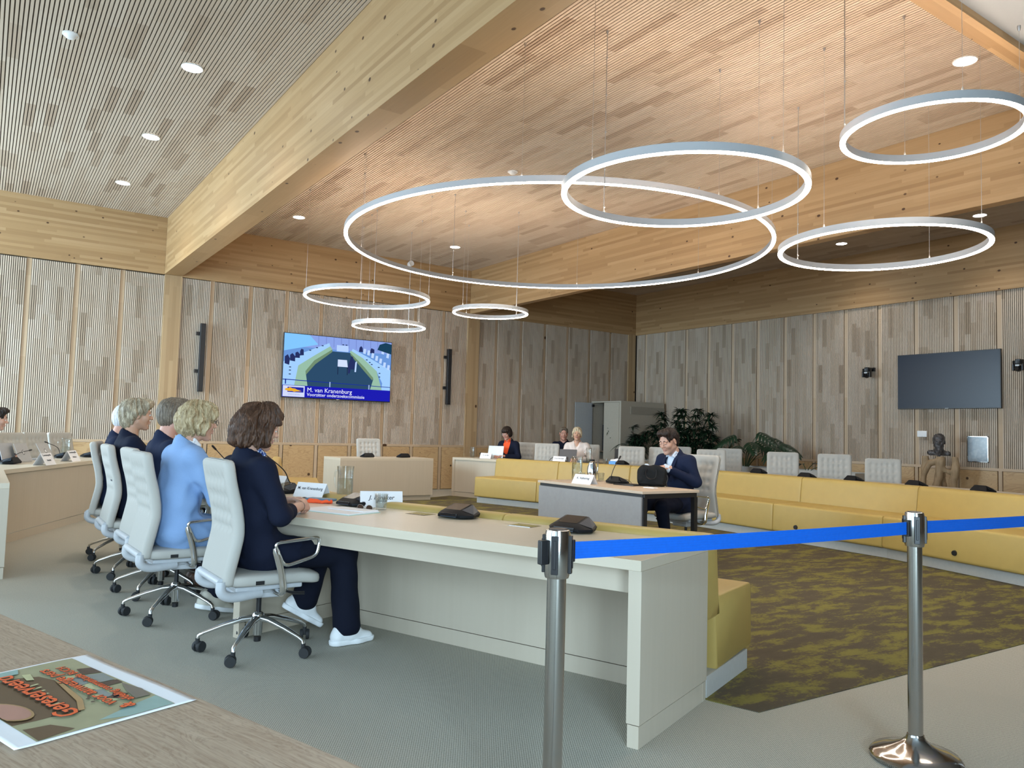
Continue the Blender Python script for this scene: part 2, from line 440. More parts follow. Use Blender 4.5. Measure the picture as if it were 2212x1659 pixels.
# inner carpet
nb=NB('olive_carpet'); p=nb.pos(); s=nb.sep(p)
v=nb.comb(nb.math('MULTIPLY',s[0],1.5),nb.math('MULTIPLY',s[1],3.6),0.)
f=nb.noise(v,2.2,9.,.68,.35); g=nb.noise(p,60.,3,.7); q=nb.noise(v,1.,2)
t=nb.math('ADD',nb.math('ADD',f,nb.math('MULTIPLY',nb.math('SUBTRACT',g,.5),.30)),nb.math('MULTIPLY',nb.math('SUBTRACT',q,.5),.25))
c=nb.ramp(t,[(.0,(.070,.058,.042)),(.49,(.098,.083,.058)),(.53,(.145,.125,.052)),(.60,(.185,.165,.052)),(1.,(.22,.20,.06))])
n3=nb.noise(p,300.,2); nb.bump(n3,.002,.5); M['olive']=nb.out(c,.95,0,.08)
# ================================================================== ring pendants and ceiling fittings
M['ring_light']=emit('ring_diffuser_light',(1.,.89,.76),34.)
M['ring_up']=emit('ring_uplight',(1.,.80,.64),44.)
M['down_light']=emit('downlight_lens',(1.,.97,.92),60.)
def ring(label,cx,cy,z,rad,nw=4,a0=90.,feed=0,ztop=ZM):
    t=thing('ring_pendant_lamp',label,'pendant lamp',(cx,cy,z),0,'white ring pendant lamps')
    n=128 if rad>1.5 else 72; w=.021; h=.062
    def tor(prof,name,m,smooth=35):
        mb=MB(); k=len(prof)
        vs=[((rad+p[0])*math.cos(2*PI*i/n),(rad+p[0])*math.sin(2*PI*i/n),p[1]) for i in range(n) for p in prof]
        fs=[(i*k+j,((i+1)%n)*k+j,((i+1)%n)*k+(j+1)%k,i*k+(j+1)%k) for i in range(n) for j in range(k)]
        return mb.add(vs,fs).build(name,m,t,auto=smooth)
    tor([(-w,.004),(w,.004),(w,h),(w-.004,h),(w-.004,h-.008),(-w+.004,h-.008),(-w+.004,h),(-w,h)],'housing',M['ring_body'])
    tor([(-w+.0015,-.003),(w-.0015,-.003),(w,.004),(-w,.004)],'diffuser',M['ring_light'])
    tor([(-w+.004,h-.008),(w-.004,h-.008),(w-.004,h-.004),(-w+.004,h-.004)],'uplight_strip',M['ring_up'])
    for i in range(nw):
        a=R(a0+360*i/nw); x,y=rad*math.cos(a),rad*math.sin(a)
        top=(ztop if cy+y>NEAR1 else 4.30)-z
        mb=MB(); rr=.0042 if i==feed else .0016
        mb.cyl((x,y,h-.01),(x,y,top),rr,6)
        mb.lathe([(.006,h-.004),(.008,h+.012),(.004,h+.03)],8,(x,y,0)); mb.lathe([(.006,top-.03),(.012,top-.01),(.012,top+.01)],10,(x,y,0))
        if i==feed:
            zz=h+.05
            while zz<top: mb.sphere((x+.004,y,zz),.009,5); zz+=.33
        mb.build('feed_cable' if i==feed else 'suspension_wire',M['wire'],t,auto=40)
    return t
ring('largest white ring pendant lamp, hanging above the hearing table',5.63,7.331,3.47,2.5,8,90,0)
ring('white ring pendant lamp overlapping in front of the largest ring',4.307,4.053,3.085,.9,4,90,0)
ring('white ring pendant lamp at right, lower of the two rings at the right side',6.934,3.992,3.062,.9,4,90,0)
ring('white ring pendant lamp cut by the top right edge of the view',5.657,2.867,3.52,.6,4,135,0)
ring('medium white ring pendant lamp below the left end of the largest ring',4.618,10.57,3.153,.9,4,60,0)
ring('small white ring pendant lamp hanging just above the lit screen',5.63,11.95,2.971,.6,4,30,0)
ring('small white ring pendant lamp right of the lit screen, in front of the beams',6.786,10.569,3.178,.6,4,10,0)
def downlight(label,x,y,z,r=.105):
    t=thing('downlight',label,'ceiling light',(x,y,z),0,'recessed ceiling downlights')
    MB().lathe([(r-.018,-.004),(r-.006,-.008),(r,-.002),(r,.006),(r-.018,.006)],32,ring=True).build('trim_ring',M['white_pl'],t,auto=40)
    MB().lathe([(.0,-.003),(r-.018,-.003),(r-.018,.004),(.0,.004)],32).build('lens',M['down_light'],t)
    l=bpy.data.lights.new('downlight_lamp','SPOT'); l.energy=70; l.spot_size=R(125); l.spot_blend=.8; l.shadow_soft_size=.08; l.color=(1.,.93,.83)
    o=bpy.data.objects.new('downlight_lamp',l); COL.objects.link(o); o.location=(x,y,z-.03)
for lb,x,y,z in (('largest recessed downlight in the left slatted ceiling, nearest the viewer',1.55,8.09,ZL),('middle of the three recessed downlights in the left slatted ceiling',1.557,10.40,ZL),
  ('farthest of the three recessed downlights in the left slatted ceiling',1.556,12.70,ZL),('recessed downlight beside the left beam, in the middle ceiling',4.22,12.62,ZM),
  ('recessed downlight seen inside the largest ring lamp',7.30,12.69,ZM),('recessed downlight at the top right, beside the near edge beam',7.25,3.36,ZM),
  ('recessed downlight in the right bay above the right end of the lower right ring',12.70,5.69,ZR),('recessed downlight in the right bay seen inside the lower right ring',12.72,8.06,ZR)):
    downlight(lb,x,y,z)
def detector(label,x,y,z):
    t=thing('smoke_detector',label,'smoke detector',(x,y,z))
    MB().lathe([(.02,-.042),(.038,-.036),(.05,-.02),(.058,-.012),(.062,0)],28).build('cap',M['white_pl'],t,auto=40)
    MB().lathe([(.062,-.012),(.07,-.010),(.07,.004)],28).build('base',M['white_pl'],t,auto=40)
detector('small white smoke detector in the left slatted ceiling',.483,8.086,ZL)
detector('white smoke detector in the middle ceiling above the largest ring',5.73,8.47,ZM)
t=thing('wall_spotlight','small white round spot speaker at the top of the back beam','speaker',(7.19,14.375,4.68))
mb=MB(); mb.M=TR(rx=R(80)); mb.lathe([(.05,-.02),(.055,.02),(.06,.09),(.055,.10),(.045,.095)],24); mb.build('housing',M['white_pl'],t,auto=40)
MB().box((-.02,-.03,-.02),(.02,0,.02)).build('bracket',M['white_pl'],t)

# ================================================================== wall equipment
def speaker_column(label,x,z0,z1,y):
    t=thing('column_speaker',label,'speaker',(x,y,z0)); h=z1-z0
    MB().box((-.045,-.11,0),(.045,-.03,h)).build('cabinet',M['black'],t,bevel=.006)
    MB().box((-.038,-.114,.02),(.038,-.109,h-.02)).build('grille',M['blackm'],t)
    for zz in (h*.3,h*.85): MB().box((-.10,-.05,zz-.03),(-.03,-.0,zz+.03)).build('bracket',M['black'],t)
speaker_column('tall thin black column speaker left of the lit screen',3.16,1.81,3.02,14.40)
speaker_column('tall thin black column speaker right of the lit screen',8.19,1.80,2.99,14.40)
# lit screen ----------------------------------------------------------
def tv(name,label,w,h,loc,rz,picture,back=.05):
    t=thing(name,label,'screen',loc,rz)
    mb=MB(); mb.box((-w/2,-.05,-h/2),(w/2,-.012,h/2)); mb.build('casing',M['black'],t,bevel=.004)
    MB().box((-w*.25,-.012,-h*.25),(w*.25,back,h*.25)).build('wall_bracket',M['blackm'],t)
    MB().box((-w/2+.012,-.0525,-h/2+.016),(w/2-.012,-.05,h/2-.012)).build('display_panel',picture,t)
    MB().box((-.03,-.053,-h/2+.003),(.03,-.05,-h/2+.011)).build('badge',M['grey_pl'],t)
    return t
T=tv('television','wall screen showing the hearing on a blue captioned picture',2.225,1.225,(5.71,14.345,2.395),0,screen('tv_wall_blue',(.14,.30,.68),1.))
SW,SH=2.225-.024,1.225-.028; SX0,SZ0=-SW/2,-1.225/2+.016
def uv(u,v,d=0): return (SX0+u*SW,-.0535-d,SZ0+v*SH)
_lay=[0]
def tvpoly(name,polys,col,st=1.,depth=None):
    _lay[0]+=1; d=_lay[0]*.00025; mb=MB()
    for p in polys:
        n=len(p); mb.add([uv(a,b,d) for a,b in p],[tuple(range(n))])
    o=mb.build(name,screen('tv_'+name,col,st),T)
    for pl in o.data.polygons:
        pass
    return o
# colours of the broadcast picture itself
tvpoly('picture_wall',[[(0,.80),(1,.80),(1,1),(0,1)]],(.25,.36,.78))
tvpoly('picture_wall_glow',[[(.0,.72),(.30,.86),(.22,1),(0,1)]],(.22,.55,.95)); 
tvpoly('picture_stripes',[[(u,.84),(u+.006,.84),(u+.004,1),(u-.002,1)] for u in (.30,.37,.44,.51,.58,.65,.72,.79,.86)],(.18,.25,.60))
tvpoly('picture_floor',[[(.18,.17),(.80,.17),(.82,.24),(.83,.36),(.74,.55),(.60,.77),(.42,.77),(.27,.55),(.19,.38)]],(.025,.07,.14))
tvpoly('picture_desk',[[(0,.30),(0,.55),(.18,.72),(.40,.90),(.41,.85),(.27,.68),(.13,.50),(.10,.17),(0,.17)],[(1,.17),(1,.53),(.80,.70),(.62,.84),(.61,.80),(.72,.70),(.86,.50),(.92,.30),(.91,.17)]],(.35,.60,.95))
tvpoly('picture_bench',[[(.10,.17),(.13,.50),(.27,.68),(.41,.85),(.43,.80),(.27,.60),(.20,.38),(.22,.17)],[(.92,.17),(.86,.50),(.72,.70),(.60,.81),(.595,.77),(.74,.55),(.83,.36),(.80,.17)]],(.30,.50,.38))
tvpoly('picture_bench_front',[[(.27,.60),(.43,.80),(.43,.76),(.28,.54),(.20,.36),(.195,.42)],[(.74,.55),(.60,.77),(.60,.74),(.73,.50),(.82,.34),(.83,.38)]],(.16,.26,.16))
tvpoly('picture_head_desk',[[(.47,.78),(.58,.78),(.58,.88),(.47,.88)]],(.45,.62,.98))
tvpoly('picture_table',[[(.485,.53),(.58,.53),(.57,.645),(.485,.645)]],(.62,.72,.98))
tvpoly('picture_table_legs',[[(.485,.40),(.491,.40),(.491,.53),(.485,.53)],[(.574,.40),(.58,.40),(.58,.53),(.574,.53)]],(.01,.015,.05))
tvpoly('picture_figures',[[(.58,.50),(.64,.50),(.65,.62),(.63,.66),(.625,.71),(.605,.71),(.60,.66),(.585,.58)],[(.585,.43),(.60,.43),(.61,.52),(.585,.52)],
   [(.01,.52),(.05,.50),(.055,.60),(.035,.665),(.01,.63)],[(.055,.57),(.10,.56),(.10,.64),(.075,.69),(.055,.66)],[(.10,.62),(.14,.62),(.14,.68),(.12,.72),(.10,.70)],[(.14,.66),(.175,.67),(.17,.76),(.15,.77),(.14,.73)],
   [(.68,.80),(.72,.80),(.715,.87),(.70,.90),(.685,.87)],[(.78,.80),(.83,.78),(.83,.86),(.80,.88)]],(.02,.03,.12))
tvpoly('picture_seating',[[(.645,.46),(.66,.46),(.665,.64),(.65,.62)]]+[[(a,b),(a+.025,b-.01),(a+.03,b+.075),(a+.006,b+.08)] for a,b in ((.72,.78),(.76,.76),(.80,.72),(.84,.68),(.88,.64),(.92,.58),(.96,.54),(.90,.80),(.95,.74))],(.50,.66,.98))
tvpoly('picture_microphones',[[(a,b),(a+.018,b),(a+.018,b+.014),(a,b+.014)] for a,b in ((.05,.46),(.05,.41),(.05,.35),(.22,.75),(.28,.80),(.33,.84),(.52,.885),(.55,.885),(.75,.67),(.78,.63),(.80,.60),(.87,.56),(.88,.46),(.88,.40))],(.01,.02,.08))
tvpoly('picture_plants',[[(.86,.86),(.93,.83),(1,.80),(1,.97),(.94,.99),(.88,.95)]],(.01,.05,.10))
tvpoly('picture_belt',[[(0,.265),(1,.235),(1,.245),(0,.278)],[(.02,.20),(.03,.20),(.03,.28),(.02,.28)]],(.01,.03,.30))
tvpoly('picture_posts',[[(.415,.17),(.425,.17),(.425,.27),(.415,.27)],[(.785,.17),(.795,.17),(.795,.26),(.785,.26)]],(.35,.48,.75))
tvpoly('caption_bar',[[(0,0),(1,0),(1,.185),(0,.185)]],(.012,.012,.42))
tvpoly('logo_panel',[[(.005,.005),(.195,.005),(.195,.178),(.005,.178)]],(.62,.68,.92))
tvpoly('logo_block',[[(.045,.075),(.185,.075),(.185,.155),(.045,.155)]],(.015,.02,.35))
tvpoly('logo_brush_stroke',[[(.02,.115),(.035,.135),(.05,.132),(.06,.148),(.075,.145),(.085,.135),(.11,.132),(.13,.115),(.165,.105),(.135,.10),(.17,.092),(.12,.088),(.105,.080),(.085,.093),(.055,.088),(.04,.10),(.03,.098)]],(.80,.42,.03))
def tvtext(name,s,u,v,size,col,bold=0.,align='LEFT'):
    x,y,z=uv(u,v,.0085); Mx=Matrix.Translation((x,y,z))@Matrix.Rotation(R(90),4,'X')
    return text_mesh(name,s,size,screen('tv_'+name,col,1.),T,Mx,align,bold=bold)
tvtext('caption_name','M. van Kranenburg',.215,.122,.118,(.85,.88,1.),.0)
tvtext('caption_role','Voorzitter onderzoekscommissie',.215,.048,.087,(.80,.84,1.),.0006)
tvtext('logo_lettering','GEMEENTE BERGEN',.10,.04,.026,(.25,.32,.62),0,'CENTER')
# dark screen on the right wall
nb=NB('dark_screen_glass'); M['scr']=nb.out((.004,.012,.030),.3,0,.35)
T2=tv('television','large dark switched-off screen on the right wall',1.72,.975,(13.69,6.675,2.345),R(-90),M['scr'],.008)
def ptz(label,y,z):
    t=thing('ptz_camera',label,'camera',(13.70,y,z))
    MB().box((-.04,-.05,.02),(.002,.05,.09)).build('wall_plate',M['black'],t,bevel=.006)
    MB().box((-.22,-.035,.055),(-.03,.035,.085)).build('bracket',M['black'],t,bevel=.006)
    MB().lathe([(.075,-.0),(.08,.02),(.078,.055)],28,(-.20,0,0)).build('base',M['black'],t,auto=40)
    mb=MB()
    for s in (-1,1): mb.box((-.235,s*.066-.014,-.10),(-.165,s*.066+.014,.005))
    mb.build('yoke',M['black'],t,bevel=.008)
    MB().sphere((-.20,0,-.062),.056,12).build('camera_head',M['black'],t,smooth=True)
    mb=MB(); mb.cyl((-.235,0,-.062),(-.268,0,-.070),.034,20); mb.build('lens',M['black_g'],t,auto=40)
    MB().box((-.245,-.03,-.03),(-.22,.03,-.005)).build('indicator',M['white_pl'],t,bevel=.003)
ptz('black dome camera on the right wall, left of the dark screen',8.04,2.55)
ptz('black dome camera on the right wall, at the right edge of the view',5.50,2.545)
t=thing('thermostat','small white wall control panel above the bronze bust','wall panel',(13.70,7.12,1.42))
MB().box((-.028,-.085,-.055),(.002,.085,.055)).build('cover',M['white_pl'],t,bevel=.008)
MB().box((-.03,-.01,-.045),(-.027,.01,-.038)).build('indicator',M['grey_pl'],t)
t=thing('picture_frame','silver framed print on the right wall, right of the bronze bust','picture',(13.70,6.20,1.18),R(-90))
mb=MB(); w,h=.165,.215
for a,b in (((-w,-.025,-h),(-w+.012,0,h)),((w-.012,-.025,-h),(w,0,h)),((-w,-.025,-h),(w,0,-h+.012)),((-w,-.025,h-.012),(w,0,h))): mb.box(a,b)
mb.build('frame',M['steel'],t)
nb=NB('faint_print'); f=nb.noise(nb.pos(True),9.,4); M['print']=nb.out(nb.ramp(f,[(.35,(.40,.45,.50)),(.5,(.30,.37,.43)),(.6,(.40,.46,.51))]),.12,0,.6)
MB().box((-w+.01,-.012,-h+.01),(w-.01,-.004,h-.01)).build('print',M['print'],t)

# ================================================================== council desks and benches
AL=[(2.219,2.281),(1.29,4.70),(1.34,7.20),(3.03,12.17)]           # outer edge, left arm
QR=[(7.55,2.53),(8.14,4.62),(8.37,7.60),(7.25,11.55)]             # bench plinth, right arm
AR=offset_poly(QR,1.37)[::-1]
def seg_poly(lines,i,a,b): return [lines[a][i],lines[a][i+1],lines[b][i+1],lines[b][i]]
def desk_row(outer,labels,ends,extend=None,depth=.75,front=False):
    """ends: set of segment ends with a gable ('start','end')"""
    off=lambda d: offset_poly(outer,d)
    res=[]
    for i,lb in enumerate(labels):
        t=thing('council_desk',lb,'desk',(0,0,0))
        dx,dy=outer[i+1][0]-outer[i][0],outer[i+1][1]-outer[i][1]; ang=math.atan2(dy,dx)
        cx,cy=(outer[i][0]+outer[i+1][0])/2,(outer[i][1]+outer[i+1][1])/2
        t.location=(cx,cy,0); t.rotation_euler=(0,0,ang)
        def loc(p): return rotz((p[0]-cx,p[1]-cy),-ang)
        def part(nm,d0,d1,z0,z1,m,bev=.0):
            a,b=off(d0),off(d1); MB().prism([loc(q) for q in (a[i],a[i+1],b[i+1],b[i])],z0,z1).build(nm,m,t,bevel=bev)
        part('tabletop',0,depth,.697,.74,M['desk_x'],.0015)
        part('apron',.10,.13,.585,.697,M['desk_edge'])
        part('modesty_panel',depth-.05,depth-.022,.092,.697,M['desk_v'])
        part('plinth',depth-.045,depth-.026,0,.086,M['desk_v'])
        L=math.hypot(dx,dy)
        for e,s in (('start',-1),('end',1)):
            if (i,e) in ends:
                x=s*L/2; x0,x1=(x-.003,x+.055) if s<0 else (x-.055,x+.003)
                MB().box((x0,-depth,.092),(x1,0,.697)).build('end_panel',M['desk_v'],t,bevel=.0015)
                MB().box((x0+.004,-depth+.004,0),(x1-.004,-.004,.088)).build('end_plinth',M['desk_v'],t)
        res.append(t)
    return res
desk_row(AL,['pale ash council desk nearest the viewer, left arm, with two black microphones','pale ash council desk in front of the woman in light blue, left arm','far pale ash desk of the left arm, along the committee members'],{(0,'start'),(0,'end'),(1,'end'),(2,'end')})
# the right arm runs on past its bench at the far end
n=(QR[3][0]-QR[2][0],QR[3][1]-QR[2][1]); L=math.hypot(*n); n=(n[0]/L,n[1]/L)
ARX=[(AR[0][0]+n[0]*1.22,AR[0][1]+n[1]*1.22)]+AR[1:]
desk_row(ARX,['far pale ash desk of the right arm, in front of the two women','middle pale ash desk of the right arm, behind the mustard bench','near pale ash desk of the right arm, at the right edge'],{(0,'start'),(2,'end')})
IL=[(.22,7.20),(.22,9.05),(1.75,12.25)]
desk_row(offset_poly(IL,-.75),['pale desk end at the left edge of the view','pale desk row at the far left with laptops and name cards'],{(0,'start'),(1,'end')})
I2=offset_poly(QR[2:],2.72); I2=[(I2[1][0],I2[1][1]+.9),(I2[0][0]*.55+I2[1][0]*.45,I2[0][1]*.55+I2[1][1]*.45)]
desk_row(offset_poly(I2,-.75),['second row pale desk behind the right arm chairs'],{(0,'end')})
# head desk
t=thing('head_desk','pale desk standing alone below the lit screen, with one chair','desk',(5.86,12.24,0))
MB().box((-.88,0,.70),(.88,.75,.74)).build('tabletop',M['desk_x'],t,bevel=.0015)
MB().box((-.88,.0,.09),(.88,.03,.70)).build('front_panel',M['desk_v'],t)
for s in (-1,1): MB().box((s*.88-(.04 if s>0 else 0),.03,.09),(s*.88+(.04 if s<0 else 0),.75,.70)).build('side_panel',M['desk_v'],t)
MB().box((-.86,.03,0),(.86,.72,.09)).build('plinth',M['desk_v'],t)
# benches ------------------------------------------------------------
def rprof(pts,r=.03,n=4):
    """round the corners of an (offset,z) polygon"""
    out=[]; k=len(pts)
    for i in range(k):
        p,a,b=Vector(pts[i]),Vector(pts[i-1]),Vector(pts[(i+1)%k]); rr=pts[i][2] if len(pts[i])>2 else r
        p=Vector(p[:2]); a=Vector(a[:2]); b=Vector(b[:2])
        u=(a-p).normalized()*min(rr,(a-p).length*.48); v=(b-p).normalized()*min(rr,(b-p).length*.48)
        for j in range(n+1):
            s=j/n; out.append(tuple((p+u)*(1-s)**2+p*2*s*(1-s)+(p+v)*s*s))
    return out
def cushion(outer,i,f0,f1,prof,cen):
    """loft prof along segment i between fractions, ends softened"""
    mb=MB(); rings=[]
    L=math.hypot(outer[i+1][0]-outer[i][0],outer[i+1][1]-outer[i][1])
    st=[(f0+.003/L,.90),(f0+.007/L,.965),(f0+.02/L,.995),(f0+.05/L,1.)]; st+= [(f0+(f1-f0)*k/6,1.) for k in range(1,6)]
    st+=[(f1-.05/L,1.),(f1-.02/L,.995),(f1-.007/L,.965),(f1-.003/L,.90)]
    cache={}
    def P(d):
        if d not in cache: cache[d]=offset_poly(outer,d)
        a=cache[d]; return a[i],a[i+1]
    for f,s in st:
        rg=[]
        for o,z in prof:
            if s<1: 
                m=min(1.,.012/ max(abs(o-cen[0]),abs(z-cen[1]),1e-4))*(1-s)*8; o=o+(cen[0]-o)*m; z=z+(cen[1]-z)*m
            a,b=P(o); rg.append((a[0]+(b[0]-a[0])*f,a[1]+(b[1]-a[1])*f,z))
        rings.append(rg)
    k=len(prof); vs=[q for rg in rings for q in rg]; fs=[]
    for j in range(len(rings)-1):
        for q in range(k): fs.append((j*k+q,j*k+(q+1)%k,(j+1)*k+(q+1)%k,(j+1)*k+q))
    fs.append(tuple(range(k-1,-1,-1))); fs.append(tuple((len(rings)-1)*k+q for q in range(k)))
    return mb.add(vs,fs)
PB=rprof([(.757,.36,.01),(.757,.775,.05),(.885,.775,.055),(.925,.44,.02),(.94,.36,.01)],.03)
PS=rprof([(.93,.46,.005),(1.44,.455,.03),(1.455,.115,.03),(.90,.10,.01),(.88,.36,.01)],.03)
def bench(outer,i,label,nb_,ns_,f0=0.,f1=1.,knob=False):
    a,b=outer[i],outer[i+1]; t=thing('mustard_bench',label,'bench',((a[0]+b[0])/2,(a[1]+b[1])/2,0),0,None)
    T0=Matrix.Translation(-t.location)
    def put(mb,nm,m,**k):
        mb.v=[tuple(T0@Vector(q)) for q in mb.v]; return mb.build(nm,m,t,**k)
    for k in range(nb_): put(cushion(outer,i,f0+(f1-f0)*k/nb_,f0+(f1-f0)*(k+1)/nb_,PB,(.83,.58)),'backrest',M['leather'],auto=40)
    for k in range(ns_): put(cushion(outer,i,f0+(f1-f0)*k/ns_,f0+(f1-f0)*(k+1)/ns_,PS,(1.17,.3)),'seat',M['leather'],auto=40)
    A,B=offset_poly(outer,.76),offset_poly(outer,1.37)
    lerp=lambda P,f:(P[i][0]+(P[i+1][0]-P[i][0])*f,P[i][1]+(P[i+1][1]-P[i][1])*f)
    put(MB().prism([lerp(A,f0),lerp(A,f1),lerp(B,f1),lerp(B,f0)],0,.105),'plinth',M['plinth'])
    if knob:
        C=offset_poly(outer,1.44); D=offset_poly(outer,1.466)
        for f in knob: put(MB().cyl(lerp(C,f)+(.20,),lerp(D,f)+(.20,),.03,20,.024),'rubber_stop',M['black'],auto=40)
    return t
for i,(lb,a,b) in enumerate((('mustard leather bench end nearest the viewer, in front of the left desk',2,2),('middle mustard leather bench of the left arm, hidden behind the near desk',2,2),('far mustard leather bench of the left arm, its end below the plywood wall',3,3))):
    bench(AL,i,lb,a,b)
for i,(lb,a,b,kn) in enumerate((('far mustard leather bench of the right arm, behind the hearing table',3,3,None),('middle mustard leather bench of the right arm, left of the right stanchion',2,2,(.62,)),('mustard leather bench at the right edge, right of the right stanchion',1,1,(.42,)))):
    bench(AR,i,lb,a,b,knob=kn)
# the olive carpet fills the ring
IL_=offset_poly(AL,1.30); IR_=offset_poly(AR,1.30)
poly=[(2.918,2.521),(2.994,2.303),(7.9,2.16),(7.9,2.9)]+IR_[::-1][1:]+[(8.279,12.28),(7.493,12.925),(6.4,12.4),(5.0,12.4),IL_[3],IL_[2],IL_[1]]
o=MB().prism(poly,.0,.004).build('inner_carpet',M['olive']); tag(o,'dark olive and brown mottled carpet inside the ring of benches','carpet')
# ================================================================== chairs
def back_pt(v):
    """profile of the backrest: v 0..1 -> (x,z)"""
    P=[(-.235,.40),(-.228,.47),(-.205,.58),(-.19,.68),(-.205,.80),(-.238,.93),(-.262,1.055)]
    t=v*(len(P)-1); i=min(int(t),len(P)-2); f=t-i
    def cr(a,b,c,d,f): return .5*(2*b+(c-a)*f+(2*a-5*b+4*c-d)*f*f+(3*b-a-3*c+d)*f**3)
    q=[P[max(i-1,0)],P[i],P[i+1],P[min(i+2,len(P)-1)]]
    return cr(*[k[0] for k in q],f),cr(*[k[1] for k in q],f)
BTN=[(a,b) for b in (.52,.635,.75,.865) for a in (-.145,-.07,0.,.07,.145)]
def backrest_mesh():
    us=[-1,-.985,-.955,-.91]+[-.84+1.68*k/28 for k in range(29)]+[.91,.955,.985,1]
    vs_=[0,.006,.018,.035]+[.06+.88*k/34 for k in range(35)]+[.965,.982,.994,1]
    H=.665; W=.235; T=.03; rc=.045
    def edge(d,L): 
        d=min(d,L); return math.sqrt(max(0.,1-(1-d/L)**2))
    sheets=[]
    for side in (1,-1):
        rows=[]
        for v in vs_:
            x,z=back_pt(v); x1,z1=back_pt(min(1,v+.01)); x0,z0=back_pt(max(0,v-.01))
            tx,tz=x1-x0,z1-z0; L=math.hypot(tx,tz); nx,nz=tz/L,-tx/L
            d=min(v,1-v)*H; w=W-(rc-math.sqrt(max(0,rc*rc-(rc-d)**2)) if d<rc else 0)
            row=[]
            for u in us:
                y=u*w; e=edge((1-abs(u))*W,.03)*edge(d,.03)
                t=T*(.25+.75*e) if e>0 else T*.25
                dent=0
                for a,b in BTN:
                    dy,dv=(y-a),(v-b)*H
                    r2=dy*dy+dv*dv; dent+=math.exp(-r2/(2*.015**2))*.015+math.exp(-(dv*dv)/(2*.007**2))*math.exp(-(dy*dy)/(2*.034**2))*.0045
                row.append((x+side*nx*(t-dent),y,z+side*nz*(t-dent)))
            rows.append(row)
        sheets.append(rows)
    nv,nu=len(vs_),len(us); mb=MB(); V_=[p for s in sheets for r in s for p in r]; F=[]
    idx=lambda s,j,i:s*nv*nu+j*nu+i
    for j in range(nv-1):
        for i in range(nu-1):
            F.append((idx(0,j,i),idx(0,j,i+1),idx(0,j+1,i+1),idx(0,j+1,i))); F.append((idx(1,j,i+1),idx(1,j,i),idx(1,j+1,i),idx(1,j+1,i+1)))
    for j in range(nv-1):
        for i in (0,nu-1): F.append((idx(0,j,i),idx(0,j+1,i),idx(1,j+1,i),idx(1,j,i)))
    for i in range(nu-1):
        for j in (0,nv-1): F.append((idx(0,j,i),idx(1,j,i),idx(1,j,i+1),idx(0,j,i+1)))
    return mb.add(V_,F)
